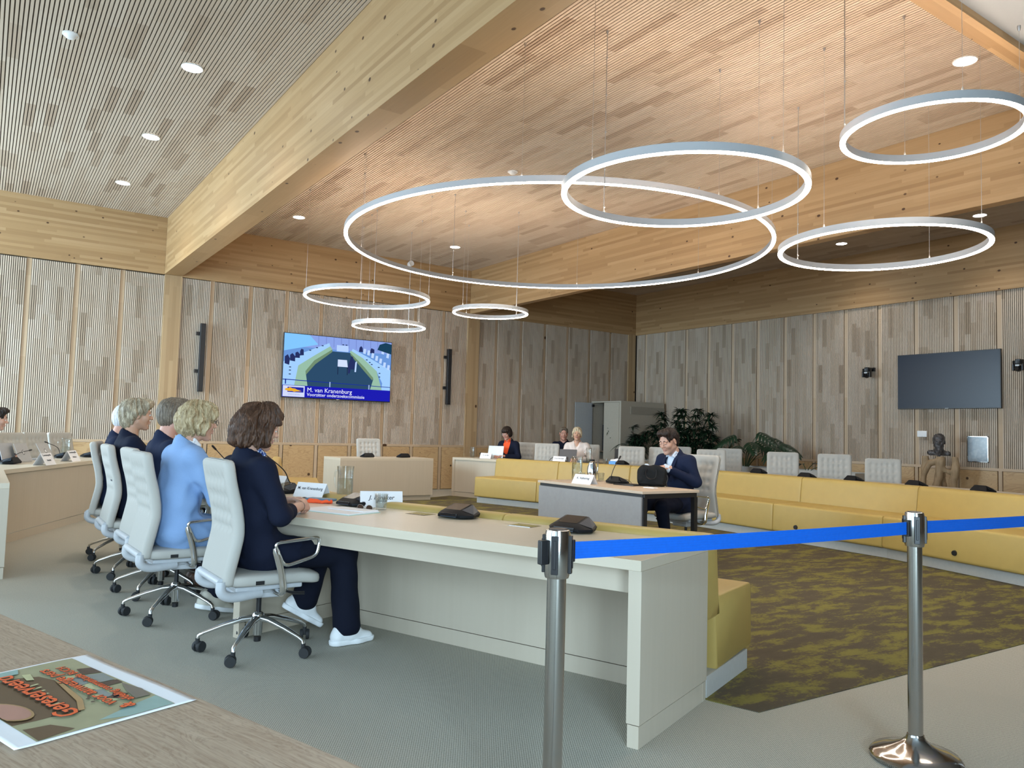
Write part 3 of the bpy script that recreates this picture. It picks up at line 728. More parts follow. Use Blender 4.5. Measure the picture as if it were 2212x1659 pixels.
def make_chair():
    t=thing('office_chair','cream chair','chair')
    o=backrest_mesh().build('backrest',M['fabric'],t,smooth=True)
    # seat cushion
    mb=MB(); n=28; m=12
    def seat(u,v):
        a=2*PI*u; ca,sa=math.cos(a),math.sin(a); e=.28
        X=math.copysign(abs(ca)**e,ca); Y=math.copysign(abs(sa)**e,sa)
        ph=-PI/2+PI*v; cr=max(.0,math.cos(ph))**.35; zz=math.copysign(abs(math.sin(ph))**.5,math.sin(ph))
        x=.02+X*.255*cr; drop=max(0,(x-.16))*.16
        return (x,Y*.245*cr,.425+zz*.037-drop)
    mb.grid(seat,48,15,closed_u=True); mb.build('seat',M['fabric'],t,smooth=True)
    mb=MB(); mb.box((-.17,-.12,.335),(.12,.12,.37)); mb.box((-.19,-.20,.365),(.17,.20,.392)); mb.prism([(-.20,-.05),(.10,-.10),(.10,.10),(-.20,.05)],.30,.34); mb.build('mechanism',M['grey_pl'],t,bevel=.008)
    mb=MB()
    for s in (-1,1): mb.tube(bez([(-.05,s*.175,.352),(-.20,s*.205,.345),(-.265,s*.215,.375),(-.268,s*.21,.43)],5),.026,12)
    mb.tube([(-.268,-.21,.425),(-.268,.21,.425)],.022,12); mb.build('back_support',M['grey_pl'],t,auto=50)
    for s in (-1,1):
        mb=MB(); y=s*.295
        loop=[]
        cs=[(-.03,.625),(.225,.645),(.205,.545),(.03,.50)]
        for i,c in enumerate(cs):
            p,a,b=Vector(c),Vector(cs[i-1]),Vector(cs[(i+1)%4]); u=(a-p).normalized()*.035; v=(b-p).normalized()*.035
            for k in range(6):
                q=k/5; r=(p+u)*(1-q)**2+p*2*q*(1-q)+(p+v)*q*q; loop.append((r.x,y,r.y))
        mb.tube(loop,.0095,10,closed=True)
        mb.tube(bez([(-.022,y,.60),(.008,y,.50),(.022,y,.44),(.03,y,.375),(.028,y-s*.03,.355)],5),[.010]+[.015]*20,10,flat=(1.25,.8))
        mb.tube([(.028,y-s*.02,.355),(.028,s*.13,.352)],.017,10)
        mb.build('armrest',M['chrome'],t,auto=50)
    MB().tube([(.07,-.21,.355),(.10,-.27,.352),(.15,-.285,.35)],[.008,.014,.016],8,flat=(.6,1.2)).build('lever',M['black'],t,auto=50)
    MB().lathe([(.014,.20),(.014,.31)],16).build('gas_lift',M['black'],t,auto=40)
    MB().lathe([(.019,.05),(.020,.075),(.0,.075)],16).build('column_tip',M['black'],t,auto=40)
    MB().lathe([(.024,.085),(.026,.16),(.034,.185),(.030,.20),(.020,.21)],20).build('hub',M['chrome'],t,auto=40)
    MB().box((-.10,-.2475,.405),(-.055,-.2445,.425)).build('maker_tag',M['black'],t)
    for k in range(5):
        a=2*PI*k/5+.25; c,s=math.cos(a),math.sin(a)
        leg=MB(); P=[(.02,.178),(.08,.172),(.18,.142),(.28,.105),(.305,.09),(.31,.062)]
        leg.tube([(c*r,s*r,z) for r,z in P],[.024,.021,.017,.0135,.012,.010],10,flat=(.75,1.))
        leg.build('leg',M['chrome'],t,auto=50)
        q=a+[.9,2.4,4.0,5.1,.3][k]; px,py=c*.31+math.cos(q)*.012,s*.31+math.sin(q)*.012
        w=MB()
        ax=(-math.sin(q),math.cos(q))
        for sd in (-1,1):
            p0=(px+ax[0]*sd*.008,py+ax[1]*sd*.008,.03); p1=(px+ax[0]*sd*.026,py+ax[1]*sd*.026,.03)
            w.tube([p0,((p0[0]+p1[0])/2,(p0[1]+p1[1])/2,.03),p1],[.029,.030,.027],20)
        w.cyl((c*.31,s*.31,.03),(c*.31,s*.31,.075),.012,10); w.build('caster',M['rubber'],t,auto=40)
    return t
CH0=make_chair(); CHS=snapshot(CH0); _first=[True]
def chair(label,x,y,rz,group=None,spin=0):
    if _first[0]: c=CH0; _first[0]=False; c.location=(x,y,0); c.rotation_euler=(0,0,rz); c['label']=label
    else: c=dup(CH0,(x,y,0),rz,label,None,CHS)
    c['group']=group or 'cream office chairs'
    return c
G1='chairs of the committee members'; G2='chairs at the right arm'; G3='chairs at the far left desks'
P1L=(1.335,4.37); P2L=(1.115,5.43); P3L=(1.165,6.20); P4L=(1.125,7.05); P5L=(1.15,8.0)
chair('cream office chair with armrest loop under the dark haired woman in front',*P1L,R(1),G1)
chair('cream office chair under the woman in the light blue jacket',*P2L,R(2),G1)
chair('cream office chair under the man in navy beside the light blue jacket',*P3L,R(2),G1)
chair('cream office chair under the blonde woman in a dark navy suit',*P4L,R(0),G1)
chair('farthest cream chair of the committee row, its front side in shadow',*P5L,R(-14),G1)
chair('empty cream chair behind the desk below the lit screen',6.07,13.40,R(-97),'empty cream chairs')
chair('cream chair at the far end of the left arm, seen between two women',2.40,10.85,R(-25),'empty cream chairs')
chair('cream chair under the young man, at the left edge of the view',-.06,10.95,R(-20),G3)
for lb,x,y,a in (('empty cream chair at far left, behind the nearest open laptop',.54,12.17,-40),('empty cream chair at far left, middle one of three',.84,12.80,-42),('empty cream chair at far left, behind the water jug',1.17,13.20,-45)):
    chair(lb,x,y,R(a),G3)
chair('cream chair behind the woman in orange',8.80,12.43,R(214),G2)
chair('empty cream chair between the two women at the far right desk',8.76,11.58,R(227),G2)
chair('cream chair behind the blonde woman in a white blouse',9.40,11.22,R(215),G2)
chair('empty cream chair left of the man at the hearing table, beside the tissue box',9.38,9.95,R(222),G2)
chair('empty cream chair half hidden behind the head of the man in the suit',9.80,9.66,R(215),G2)
chair('empty cream chair directly right of the man in the suit',9.74,8.46,R(220),G2)
chair('empty cream chair in front of the philodendron, third from right in the front row',10.10,7.37,R(216),G2)
chair('empty cream chair second from right at the right arm',10.30,6.64,R(212),G2)
chair('empty cream chair rightmost at the right arm, lower than its neighbour',10.38,5.95,R(209),G2).scale=(1,1,.965)
chair('empty cream second row chair before the planter, partly behind a nearer chair',11.55,9.62,R(215),'second row chairs')
chair('empty cream second row chair right of the head of the man in the suit',11.3,10.66,R(215),'second row chairs')
chair('cream office chair of the man at the hearing table',6.27,5.78,R(180),'chair at the hearing table')

# ================================================================== hearing table
t=thing('hearing_table','small table with grey front panel and black frame in the middle of the ring','table',(5.36,5.92,0))
MB().box((-.375,-.80,.715),(.375,.80,.74)).build('tabletop',M['table_top'],t,bevel=.0015)
MB().box((-.372,-.78,.17),(-.354,.78,.685)).build('modesty_panel',M['table_grey'],t)
mb=MB()
for s in (-1,1): mb.box((-.345,s*.775-.02,.672),(.345,s*.775+.02,.712))
for s in (-1,1): mb.box((s*.33-.02,-.775,.672),(s*.33+.02,.775,.712))
mb.build('frame',M['blackm'],t)
for sx in (-1,1):
    for sy in (-1,1): MB().box((sx*.333-.022,sy*.775-.022,0),(sx*.333+.022,sy*.775+.022,.672)).build('leg',M['blackm'],t)

# ================================================================== stanchions and belt
def stanchion(label,x,y,a,tilt=0):
    t=thing('stanchion',label,'barrier post',(x,y,0),a,'chrome barrier posts')
    t.rotation_euler=(0,R(tilt),a)
    MB().lathe([(.165,.004),(.168,.016),(.155,.030),(.12,.040),(.085,.052),(.055,.068),(.036,.085),(.031,.10),(.0,.10)],48).build('base',M['steel'],t,auto=40)
    MB().cyl((0,0,.08),(0,0,.84),.0275,32).build('pole',M['steel'],t,auto=40)
    MB().lathe([(.034,.832),(.0365,.842),(.0365,.955),(.034,.966),(.028,.968)],32).build('cap',M['steel'],t,auto=40)
    MB().lathe([(.027,.967),(.027,.9695),(.0,.9695)],28).build('cap_inlay',M['black'],t)
    for k in range(4):
        b=R(45+90*k); mb=MB(); mb.M=TR((0,0,0),b)
        mb.box((.033,-.010,.845),(.043,.010,.952)); mb.box((.043,-.004,.86),(.046,.004,.94)); mb.build('belt_slot',M['black'],t,bevel=.003)
    return t
SA,SB=(1.381,1.759),(3.105,1.648); SCc=(4.83,1.54)
ang=math.atan2(SB[1]-SA[1],SB[0]-SA[0])
stanchion('chrome barrier post at left, in front of the near desk, its base out of view',*SA,ang)
stanchion('chrome barrier post at right, standing on its round base',*SB,ang)
stanchion('chrome barrier post out of the frame at right, holding the end of the belt',*SCc,ang)
def belt(label,a,b,za,zb,sag):
    t=thing('barrier_belt',label,'belt',(a[0],a[1],0),0,'blue barrier belts')
    L=math.hypot(b[0]-a[0],b[1]-a[1]); u=((b[0]-a[0])/L,(b[1]-a[1])/L); nrm=(-u[1],u[0])
    mb=MB(); n=32; prof=[]
    for k in range(13):
        z=-.0245+.049*k/12; prof.append((.0016+(.0008 if k%2 else 0),z))
    prof=prof+[(-q[0],q[1]) for q in prof[::-1]]; K=len(prof); vs=[];fs=[]
    for i in range(n+1):
        s=.055+(L-.11)*i/n; f=i/n; zc=za+(zb-za)*f-sag*4*f*(1-f)
        tw=0
        for o,z in prof: vs.append((u[0]*s+nrm[0]*o,u[1]*s+nrm[1]*o,zc+z))
    for i in range(n):
        for k in range(K): fs.append((i*K+k,i*K+(k+1)%K,(i+1)*K+(k+1)%K,(i+1)*K+k))
    fs.append(tuple(range(K))); fs.append(tuple(n*K+k for k in range(K-1,-1,-1)))
    mb.add(vs,fs); mb.build('webbing',M['belt'],t)
    for s,z in ((.044,za),(L-.044,zb)):
        mb=MB(); mb.M=TR((u[0]*s,u[1]*s,z),math.atan2(u[1],u[0])); mb.box((-.013,-.010,-.032),(.013,.010,.032)); mb.build('belt_clip',M['black'],t,bevel=.003)
belt('blue belt stretched between the left and right barrier posts',SA,SB,.905,.905,.004)
belt('blue belt running from the right barrier post out of the frame',SB,SCc,.905,.905,.004)
mb=MB(); mb.M=TR((SA[0],SA[1],.905),ang); mb.box((-.062,-.010,-.034),(-.036,.010,.034)); o=mb.build('belt_clip',M['black'],None,bevel=.003)
tag(o,'black belt end clip on the left side of the left barrier post','clip')

# ================================================================== foreground table with the printed sheet
nb=NB('oak_table'); p=nb.pos(True); s=nb.sep(p)
v=nb.comb(nb.math('MULTIPLY',s[0],3.),nb.math('MULTIPLY',s[1],16.),0.)
f=nb.noise(v,1.6,5,.6,1.1); r_=nb.math('POWER',nb.math('ADD',nb.math('MULTIPLY',nb.math('SINE',nb.math('MULTIPLY',f,60.)),.5),.5),3.)
g=nb.noise(nb.comb(nb.math('MULTIPLY',s[0],7.),nb.math('MULTIPLY',s[1],180.),0.),1.,4,.65)
c=nb.mix(f,(.29,.205,.14),(.47,.37,.275)); c=nb.mix(nb.math('MULTIPLY',r_,.5),c,(.21,.14,.09)); g=nb.math('MULTIPLY',nb.math('SUBTRACT',g,.42),3.5,clamp=True); c=nb.mix(nb.math('MULTIPLY',g,.5),c,(.56,.465,.365))
M['oak']=nb.out(c,.45,0,.4)
E0,E1=(.072,2.396),(.492,1.098); u=(E1[0]-E0[0],E1[1]-E0[1]); L=math.hypot(*u); u=(u[0]/L,u[1]/L)
A0=(E0[0]-u[0]*.30,E0[1]-u[1]*.30)
t=thing('table','oak grained table in the left foreground with a printed sheet on it','table',(A0[0],A0[1],0),math.atan2(u[1],u[0]))
MB().box((0,-.80,.712),(2.1,0,.74)).build('tabletop',M['oak'],t,bevel=.002)
for x in (.08,2.02):
    for y in (-.74,-.06): MB().box((x-.025,y-.025,0),(x+.025,y+.025,.712)).build('leg',M['blackm'],t)
# the A3 sheet
Pc=[(.222,1.913),(.357,1.513),(.076,1.421)]; k=(1.24-.7415)/(1.24-.735)
Pc=[(a*k,b*k) for a,b in Pc]
ux=(Pc[0][0]-Pc[1][0],Pc[0][1]-Pc[1][1]); W3=math.hypot(*ux); a3=math.atan2(ux[1],ux[0])
sh=thing('printed_sheet','printed sheet with orange lettering lying upside down on the oak table','paper',(Pc[1][0],Pc[1][1],.7412),a3)
W3,H3=.42,.297
def wav(x,y): return .0008+.0018*(math.sin(y*26)*.5+.5)*math.exp(-((x-.39)/.05)**2)+.0035*max(0,(y-.26)/.037)**2*.4+.0012*math.sin(x*14)*math.exp(-(y/.04)**2)
mb=MB(); mb.grid(lambda a,b:(a*W3,b*H3,wav(a*W3,b*H3)),41,31); o=mb.build('sheet',M['paper'],sh,smooth=True)
sm=o.modifiers.new('s','SOLIDIFY'); sm.thickness=.0003
def ink(n,c): 
    nb=NB(n); f=nb.noise(nb.pos(True),16.,3,.5,.5); return nb.out(nb.mix(f,tuple(x*.75 for x in c),tuple(x*1.2 for x in c)),.35,0,.4)
PC=[ink('print_beige',(.33,.33,.20)),ink('print_brown',(.10,.062,.032)),ink('print_dark',(.035,.022,.020)),ink('print_grey',(.20,.25,.25)),ink('print_cream',(.52,.53,.30)),ink('print_teal',(.26,.42,.40)),ink('print_tan',(.40,.25,.11)),ink('print_pink',(.46,.24,.19)),ink('print_smoke',(.15,.14,.12))]
mb=MB(); mb.grid(lambda a,b:(.010+a*.40,.036+b*.226,wav(.010+a*.40,.036+b*.226)+.0006),41,25); nbase=len(mb.f); PI_=[0]*nbase
def pp(i,pts,dz):
    mb.add([(min(max(x,.011),.409),min(max(y,.037),.261),wav(x,y)+dz) for x,y in pts],[tuple(range(len(pts)))]); PI_.append(i)
pp(5,[(.029,.159),(.055,.097),(.073,.037),(.010,.037),(.010,.116)],.0008)
pp(1,[(.345,.262),(.354,.161),(.336,.129),(.29,.118),(.132,.139),(.089,.161),(.1,.204),(.1,.227),(.105,.262)],.0008)
pp(1,[(.075,.257),(.066,.219),(.021,.2),(.011,.259)],.0010)
for k,(i,q) in enumerate(((4,[(.30,.075),(.30,.115),(.10,.118),(.10,.075)]),(2,[(.33,.062),(.322,.034),(.277,.037),(.287,.07)]),(2,[(.214,.072),(.211,.04),(.187,.041),(.187,.076)]),(2,[(.127,.103),(.141,.077),(.119,.064),(.104,.089)]),(3,[(.28,.072),(.269,.039),(.214,.043),(.216,.075)]),
   (3,[(.281,.102),(.275,.082),(.228,.085),(.221,.106)]),(3,[(.183,.1),(.173,.085),(.13,.087),(.122,.105)]),(4,[(.365,.148),(.359,.135),(.318,.144),(.324,.155)]),(4,[(.215,.101),(.208,.088),(.183,.093),(.186,.11)]),(8,[(.184,.045),(.123,.037),(.08,.043),(.082,.07),(.132,.061)]),
   (6,[(.285,.121),(.272,.116),(.146,.133),(.092,.153),(.092,.164),(.144,.144)]),(5,[(.405,.20),(.405,.14),(.375,.15),(.375,.20)]))): pp(i,q,.0012+k*.00012)
cup=lambda k:[(.172+(.056*k)*math.cos(2*PI*j/24),.244+(.028*k)*math.sin(2*PI*j/24+.25)) for j in range(24)]
pp(6,cup(1.08),.0026); pp(7,cup(.96),.0028)
for j in range(7): x=.29-j*.022; y=.150+j*.003; pp(4,[(x,y),(x-.006,y-.001),(x-.010,y+.016),(x-.004,y+.017)],.0027)
for x,y in ((.155,.117),(.146,.122),(.139,.127),(.118,.128),(.128,.119)): pp(2,[(x+.0035*math.cos(2*PI*j/8),y+.0035*math.sin(2*PI*j/8)) for j in range(8)],.0029)
o=mb.build('printed_picture',PC[0],sh,smooth=True)
for m_ in PC[1:]: o.data.materials.append(m_)
o.data.polygons.foreach_set('material_index',PI_)
M['orange_ink']=plain('orange_ink',(.80,.13,.03),.5); 
def sheet_text(nm,s_,x,y,size,bold):
    for mm,b2,dz in ((M['ink'],bold+.0009,.0040),(M['orange_ink'],bold,.0044)):
        text_mesh(nm if mm is M['orange_ink'] else nm+'_outline',s_,size,mm,sh,Matrix.Translation((x,y,dz)),'LEFT',extrude=.0001,bold=b2)
LAYTEXT=1
# ================================================================== implicit surfaces
class Field:
    def __init__(s, lo, hi, h):
        s.h=h; s.lo=np.array(lo,float); n=np.ceil((np.array(hi)-s.lo)/h).astype(int)+1
        s.ax=[(s.lo[i]+h*np.arange(n[i])).astype(np.float32) for i in range(3)]
        s.d=np.full(tuple(n),.15,np.float32)
    def _sub(s, lo, hi, m):
        sl=[]
        for i in range(3):
            a=int(np.searchsorted(s.ax[i],lo[i]-m)); b=int(np.searchsorted(s.ax[i],hi[i]+m))
            if b<=a: return None
            sl.append(slice(a,b))
        x=s.ax[0][sl[0]][:,None,None]; y=s.ax[1][sl[1]][None,:,None]; z=s.ax[2][sl[2]][None,None,:]
        return tuple(sl),x,y,z
    def _op(s, fn, lo, hi, k, op):
        m=k+.03 if op=='add' else k+.02
        r=s._sub(lo,hi,m)
        if r is None: return s
        sl,x,y,z=r; n=fn(x,y,z).astype(np.float32); d=s.d[sl]
        if op=='sub': d=-d
        if k>0:
            hh=np.maximum(k-np.abs(d-n),0)/k; o=np.minimum(d,n)-hh*hh*k*.25
        else: o=np.minimum(d,n)
        s.d[sl]=-o if op=='sub' else o
        return s
    def cap(s, a, b, r1, r2=None, k=.03, op='add', sc=(1,1,1), F=None):
        r2=r1 if r2 is None else r2
        if F is not None:
            a=F@Vector(a); b=F@Vector(b); q=F.median_scale; r1*=q; r2*=q
        a=np.array(a,float); b=np.array(b,float); rm=max(r1,r2); S=np.array(sc,float)
        lo=np.minimum(a,b)-rm/S; hi=np.maximum(a,b)+rm/S
        A=a*S; B=b*S; ba=B-A; l2=max(float(ba@ba),1e-12)
        def fn(x,y,z):
            px,py,pz=x*S[0]-A[0],y*S[1]-A[1],z*S[2]-A[2]
            t=np.clip((px*ba[0]+py*ba[1]+pz*ba[2])/l2,0,1)
            return (np.sqrt((px-ba[0]*t)**2+(py-ba[1]*t)**2+(pz-ba[2]*t)**2)-(r1+(r2-r1)*t))/S.max()
        return s._op(fn,lo,hi,k,op)
    def ell(s, c, r, k=.03, op='add', F=None, rot=None):
        """ellipsoid; F: frame (4x4) it is given in; rot: extra euler"""
        Mx=Matrix.Translation(c) @ (Euler(rot).to_matrix().to_4x4() if rot else Matrix.Identity(4))
        if F is not None: Mx=F@Mx
        q=Mx.median_scale; R3=np.array(Mx.to_3x3())/q; c0=np.array(Mx.translation); r=np.array(r,float)*q
        ext=np.sqrt(((R3*r)**2).sum(1)); lo=c0-ext; hi=c0+ext
        def fn(x,y,z):
            px,py,pz=x-c0[0],y-c0[1],z-c0[2]; k0=0; k1=0
            for i in range(3):
                q=(px*R3[0,i]+py*R3[1,i]+pz*R3[2,i])/r[i]; k0=k0+q*q; k1=k1+(q/r[i])**2
            k0=np.sqrt(k0); k1=np.sqrt(k1)+1e-9
            return k0*(k0-1)/k1
        return s._op(fn,lo,hi,k,op)
    def plane(s, p, n, k=.0):
        """remove everything on the side n points to"""
        n=np.array(n,float); n/=np.linalg.norm(n); p=np.array(p,float)
        x=s.ax[0][:,None,None]; y=s.ax[1][None,:,None]; z=s.ax[2][None,None,:]
        q=((x-p[0])*n[0]+(y-p[1])*n[1]+(z-p[2])*n[2]).astype(np.float32)
        s.d=np.maximum(s.d,q); return s
    def warp(s, fn): 
        x=s.ax[0][:,None,None]; y=s.ax[1][None,:,None]; z=s.ax[2][None,None,:]
        msk=np.abs(s.d)<.04
        v=fn(x,y,z); s.d=np.where(msk,s.d+v,s.d).astype(np.float32); return s
    def mesh(s):
        d=s.d.copy(); d[0]=d[-1]=.1; d[:,0]=d[:,-1]=.1; d[:,:,0]=d[:,:,-1]=.1
        ins=d<0; n=d.shape
        c=np.zeros((n[0]-1,n[1]-1,n[2]-1),np.int8)
        for i in (0,1):
            for j in (0,1):
                for k in (0,1): c+=ins[i:n[0]-1+i,j:n[1]-1+j,k:n[2]-1+k]
        act=np.argwhere((c>0)&(c<8)); 
        if len(act)==0: return [],[]
        ids=np.full(c.shape,-1,np.int64); ids[act[:,0],act[:,1],act[:,2]]=np.arange(len(act))
        acc=np.zeros((len(act),3)); cnt=np.zeros(len(act))
        for axis in range(3):
            o1,o2=[a for a in range(3) if a!=axis]
            for u in (0,1):
                for v in (0,1):
                    p=act.copy(); p[:,o1]+=u; p[:,o2]+=v; q=p.copy(); q[:,axis]+=1
                    a=d[p[:,0],p[:,1],p[:,2]]; b=d[q[:,0],q[:,1],q[:,2]]; cr=(a<0)!=(b<0)
                    t=np.where(cr,a/np.where(cr,a-b,1),0)
                    pos=(p-act).astype(float); pos[:,axis]+=t
                    acc[cr]+=pos[cr]; cnt[cr]+=1
        vs=(act+acc/cnt[:,None])*s.h+s.lo
        F=[]
        for axis in range(3):
            o1,o2=(axis+1)%3,(axis+2)%3
            sl0=[slice(None)]*3; sl1=[slice(None)]*3; sl0[axis]=slice(0,n[axis]-1); sl1[axis]=slice(1,n[axis])
            a=ins[tuple(sl0)]; b=ins[tuple(sl1)]; e=np.argwhere(a!=b)
            e=e[(e[:,o1]>0)&(e[:,o2]>0)&(e[:,o1]<n[o1]-1)&(e[:,o2]<n[o2]-1)]
            def g(u,v):
                q=e.copy(); q[:,o1]-=u; q[:,o2]-=v; return ids[q[:,0],q[:,1],q[:,2]]
            Q=np.stack([g(1,1),g(0,1),g(0,0),g(1,0)],1); fl=~a[e[:,0],e[:,1],e[:,2]]
            Q[fl]=Q[fl][:,::-1]; F.append(Q)
        return vs,np.concatenate(F)
def field_mesh(name, parts, m, parent=None, T=None):
    """one mesh object out of one or more fields (vs,fs)"""
    V_=[];F_=[];o=0
    for f in parts:
        v,q=f.mesh() if isinstance(f,Field) else f
        if len(v)==0: continue
        V_.append(np.asarray(v)); F_.append(np.asarray(q)+o); o+=len(v)
    if not V_: print('EMPTY',name); return None
    me=bpy.data.meshes.new(name); v=np.concatenate(V_); q=np.concatenate(F_)
    me.vertices.add(len(v)); me.vertices.foreach_set('co',v.astype(np.float32).ravel())
    me.loops.add(len(q)*4); me.loops.foreach_set('vertex_index',q.astype(np.int32).ravel())
    me.polygons.add(len(q)); me.polygons.foreach_set('loop_start',np.arange(0,len(q)*4,4,dtype=np.int32))
    me.polygons.foreach_set('use_smooth',np.ones(len(q),bool)); me.update(calc_edges=True); me.validate()
    me.materials.append(m)
    if T is not None: me.transform(T)
    return link(name,me,parent)
def head_prims(f, F, female=False, ear=True):
    f.ell((-.014,0,.032),(.100,.077,.083),0,F=F)
    f.ell((.026,0,-.035),(.064,.060,.088),.03,F=F)
    for s in (-1,1):
        f.cap((-.004,s*.046,-.062),(.058,s*.010,-.108),.026,.019,.025,F=F)
        f.ell((.060,s*.038,-.030),(.026,.026,.026),.025,F=F)
        f.ell((.080,s*.029,.021),(.013,.024,.009),.016,F=F)
    f.ell((.070,0,-.110),(.018,.022,.017),.02,F=F)
    f.cap((.084,0,.012),(.110,0,-.030),.0075,.012,.012,F=F)
    for s in (-1,1): f.ell((.098,s*.012,-.034),(.012,.008,.008),.008,F=F)
    for s in (-1,1): f.ell((.101,s*.030,.001),(.014,.016,.009),.012,'sub',F=F)
    f.ell((.091,0,-.061),(.010,.024,.0065),.006,F=F); f.ell((.089,0,-.075),(.010,.020,.0075),.006,F=F)
    f.ell((.102,0,-.0675),(.010,.022,.0016),.004,'sub',F=F)
    if ear:
        for s in (-1,1):
            f.ell((-.010,s*.079,-.012),(.020,.010,.033),.006,F=F,rot=(0,.2,s*.35)); f.ell((-.004,s*.089,-.010),(.010,.005,.018),.004,'sub',F=F,rot=(0,.2,s*.35))
    f.cap((-.030,0,-.06),(-.052,0,-.19),.052 if female else .058,.058 if female else .066,.03,F=F)
def frame(loc, yaw=0, pitch=0, roll=0, sc=1.):
    """yaw left +, pitch down +, roll"""
    return Matrix.Translation(loc)@Matrix.Rotation(R(yaw),4,'Z')@Matrix.Rotation(R(pitch),4,'Y')@Matrix.Rotation(R(roll),4,'X')@Matrix.Scale(sc,4)
def hand_field(side, curl=(.5,.5,.5,.5), thumb=.5, spread=.05, h=.0032):
    """hand with wrist at the origin, +x to the fingers, +z back of the hand; side=1 thumb towards +y"""
    f=Field((-.06,-.075,-.10),(.21,.10,.06),h)
    f.cap((-.055,0,0),(.015,0,0),.026,.024,.0,sc=(1,.9,1.15))
    f.cap((.01,.0,0),(.07,.018*side,.0),.027,.024,.02,sc=(1,1.,1.7)); f.cap((.01,0,0),(.068,-.020*side,0),.025,.022,.02,sc=(1,1.,1.7))
    L=[(.043,.026,.021),(.047,.029,.022),(.044,.027,.021),(.034,.021,.019)]
    for i in range(4):
        y=(.030-.020*i)*side; a=(i-1.5)*-spread*side
        p=Vector((.080-(0,.0,.004,.014)[i],y,.004)); ang=0; r=.0092-(.0014 if i==3 else 0)
        dirx=Vector((math.cos(a),math.sin(a),0))
        for j in range(3):
            ang+=curl[i]*(1.1,1.25,.8)[j]
            d=dirx*math.cos(ang)+Vector((0,0,-1))*math.sin(ang); q=p+d*L[i][j]
            f.cap(p,q,r,r*.93,.004); p=q; r*=.93
    b=Vector((.016,.024*side,-.008)); c=b+Vector((.032,.026*side*(1.15-thumb*.6),-.016)); e=c+Vector((.030,.008*side*(1-thumb*2.),-.012-.012*thumb)); g=e+Vector((.024,-.012*side*thumb,-.006))
    f.cap(b,c,.0155,.012,.012); f.cap(c,e,.0115,.010,.006); f.cap(e,g,.010,.0085,.004)
    return f
def place(mesh, Mx):
    v,q=mesh; A=np.array(Mx); return v@A[:3,:3].T+A[:3,3], q
def aim(o, x, z):
    """frame at o with +x along x and +z near z"""
    x=Vector(x).normalized(); z=Vector(z); z=(z-x*z.dot(x)).normalized(); y=z.cross(x)
    return Matrix(((x.x,y.x,z.x,o[0]),(x.y,y.y,z.y,o[1]),(x.z,y.z,z.z,o[2]),(0,0,0,1)))
# ================================================================== people
def skin_mat(name,c):
    nb=NB(name); f=nb.noise(nb.pos(True),38.,3); f2=nb.noise(nb.pos(True),9.,2)
    col=nb.mix(f,tuple(x*.92 for x in c),c); col=nb.mix(nb.math('MULTIPLY',f2,.35),col,(c[0]*.98,c[1]*.78,c[2]*.72))
    return nb.out(col,.48,0,.4,Subsurface_Weight=.12,Subsurface_Radius=(.01,.004,.002),Subsurface_Scale=.5)
def hair_mat(name,dark,light,hi):
    nb=NB(name); p=nb.pos(True); s=nb.sep(p)
    v=nb.comb(nb.math('MULTIPLY',s[0],95.),nb.math('MULTIPLY',s[1],95.),nb.math('MULTIPLY',s[2],16.))
    f=nb.noise(v,1.,4,.6,.9); g=nb.noise(p,17.,2)
    t=nb.math('ADD',nb.math('MULTIPLY',f,.75),nb.math('MULTIPLY',g,.25))
    c=nb.ramp(t,[(.32,dark),(.52,light),(.70,hi)]); nb.bump(f,.006,.8)
    return nb.out(c,.5,0,.35)
def cloth_mat(name,c,var=.12,rough=.85,sc=220.):
    nb=NB(name); f=nb.noise(nb.pos(True),sc,2); g=nb.noise(nb.pos(True),14.,3)
    col=nb.mix(f,tuple(x*(1-var) for x in c),tuple(min(1,x*(1+var)) for x in c)); nb.bump(nb.math('ADD',g,nb.math('MULTIPLY',f,.12)),.006,.45)
    return nb.out(col,rough,0,.15)
SK=skin_mat('skin_fair',(.60,.37,.28)); SK2=skin_mat('skin_ruddy',(.60,.33,.25)); SK3=skin_mat('skin_tan',(.56,.34,.235))
M['navy']=cloth_mat('navy_wool',(.008,.011,.026)); M['navy2']=cloth_mat('navy_suit',(.012,.018,.045)); M['dkcloth']=cloth_mat('dark_trousers',(.006,.008,.018))
M['sky']=cloth_mat('sky_blue_knit',(.23,.36,.60),.06); M['white_c']=cloth_mat('white_cotton',(.78,.79,.82),.03); M['cream_c']=cloth_mat('cream_blouse',(.74,.66,.62),.03,.5)
M['orange_c']=cloth_mat('orange_top',(.92,.12,.04),.05); M['ltblue_c']=cloth_mat('pale_blue_shirt',(.66,.74,.86),.03)
nb=NB('patterned_blouse'); d,c=nb.voro(nb.pos(True),85.); c=nb.ramp(d,[(.0,(.55,.62,.75)),(.4,(.02,.03,.16)),(.6,(.05,.12,.35))],'CONSTANT'); M['floral']=nb.out(c,.7,0,.2)
M['eyew']=plain('eye_white',(.75,.73,.70),.3); M['iris']=plain('dark_iris',(.05,.035,.025),.2); M['lips']=plain('lips',(.48,.17,.15),.5); M['lipm']=plain('lips_pale',(.50,.25,.20),.5)
M['sneaker']=plain('white_sneaker',(.80,.82,.84),.5,var=.05,scale=50.,bump=.001); M['sole']=plain('sneaker_sole',(.84,.86,.88),.5); M['beige_s']=plain('beige_sneaker',(.55,.52,.44),.6)
M['brown_s']=plain('brown_shoe',(.10,.05,.03),.4)
WR=lambda amp,fx: (lambda x,y,z: amp*np.sin(z*fx+np.sin(x*23+y*17)*1.7)*np.sin(x*fx*.6+y*31+z*9))
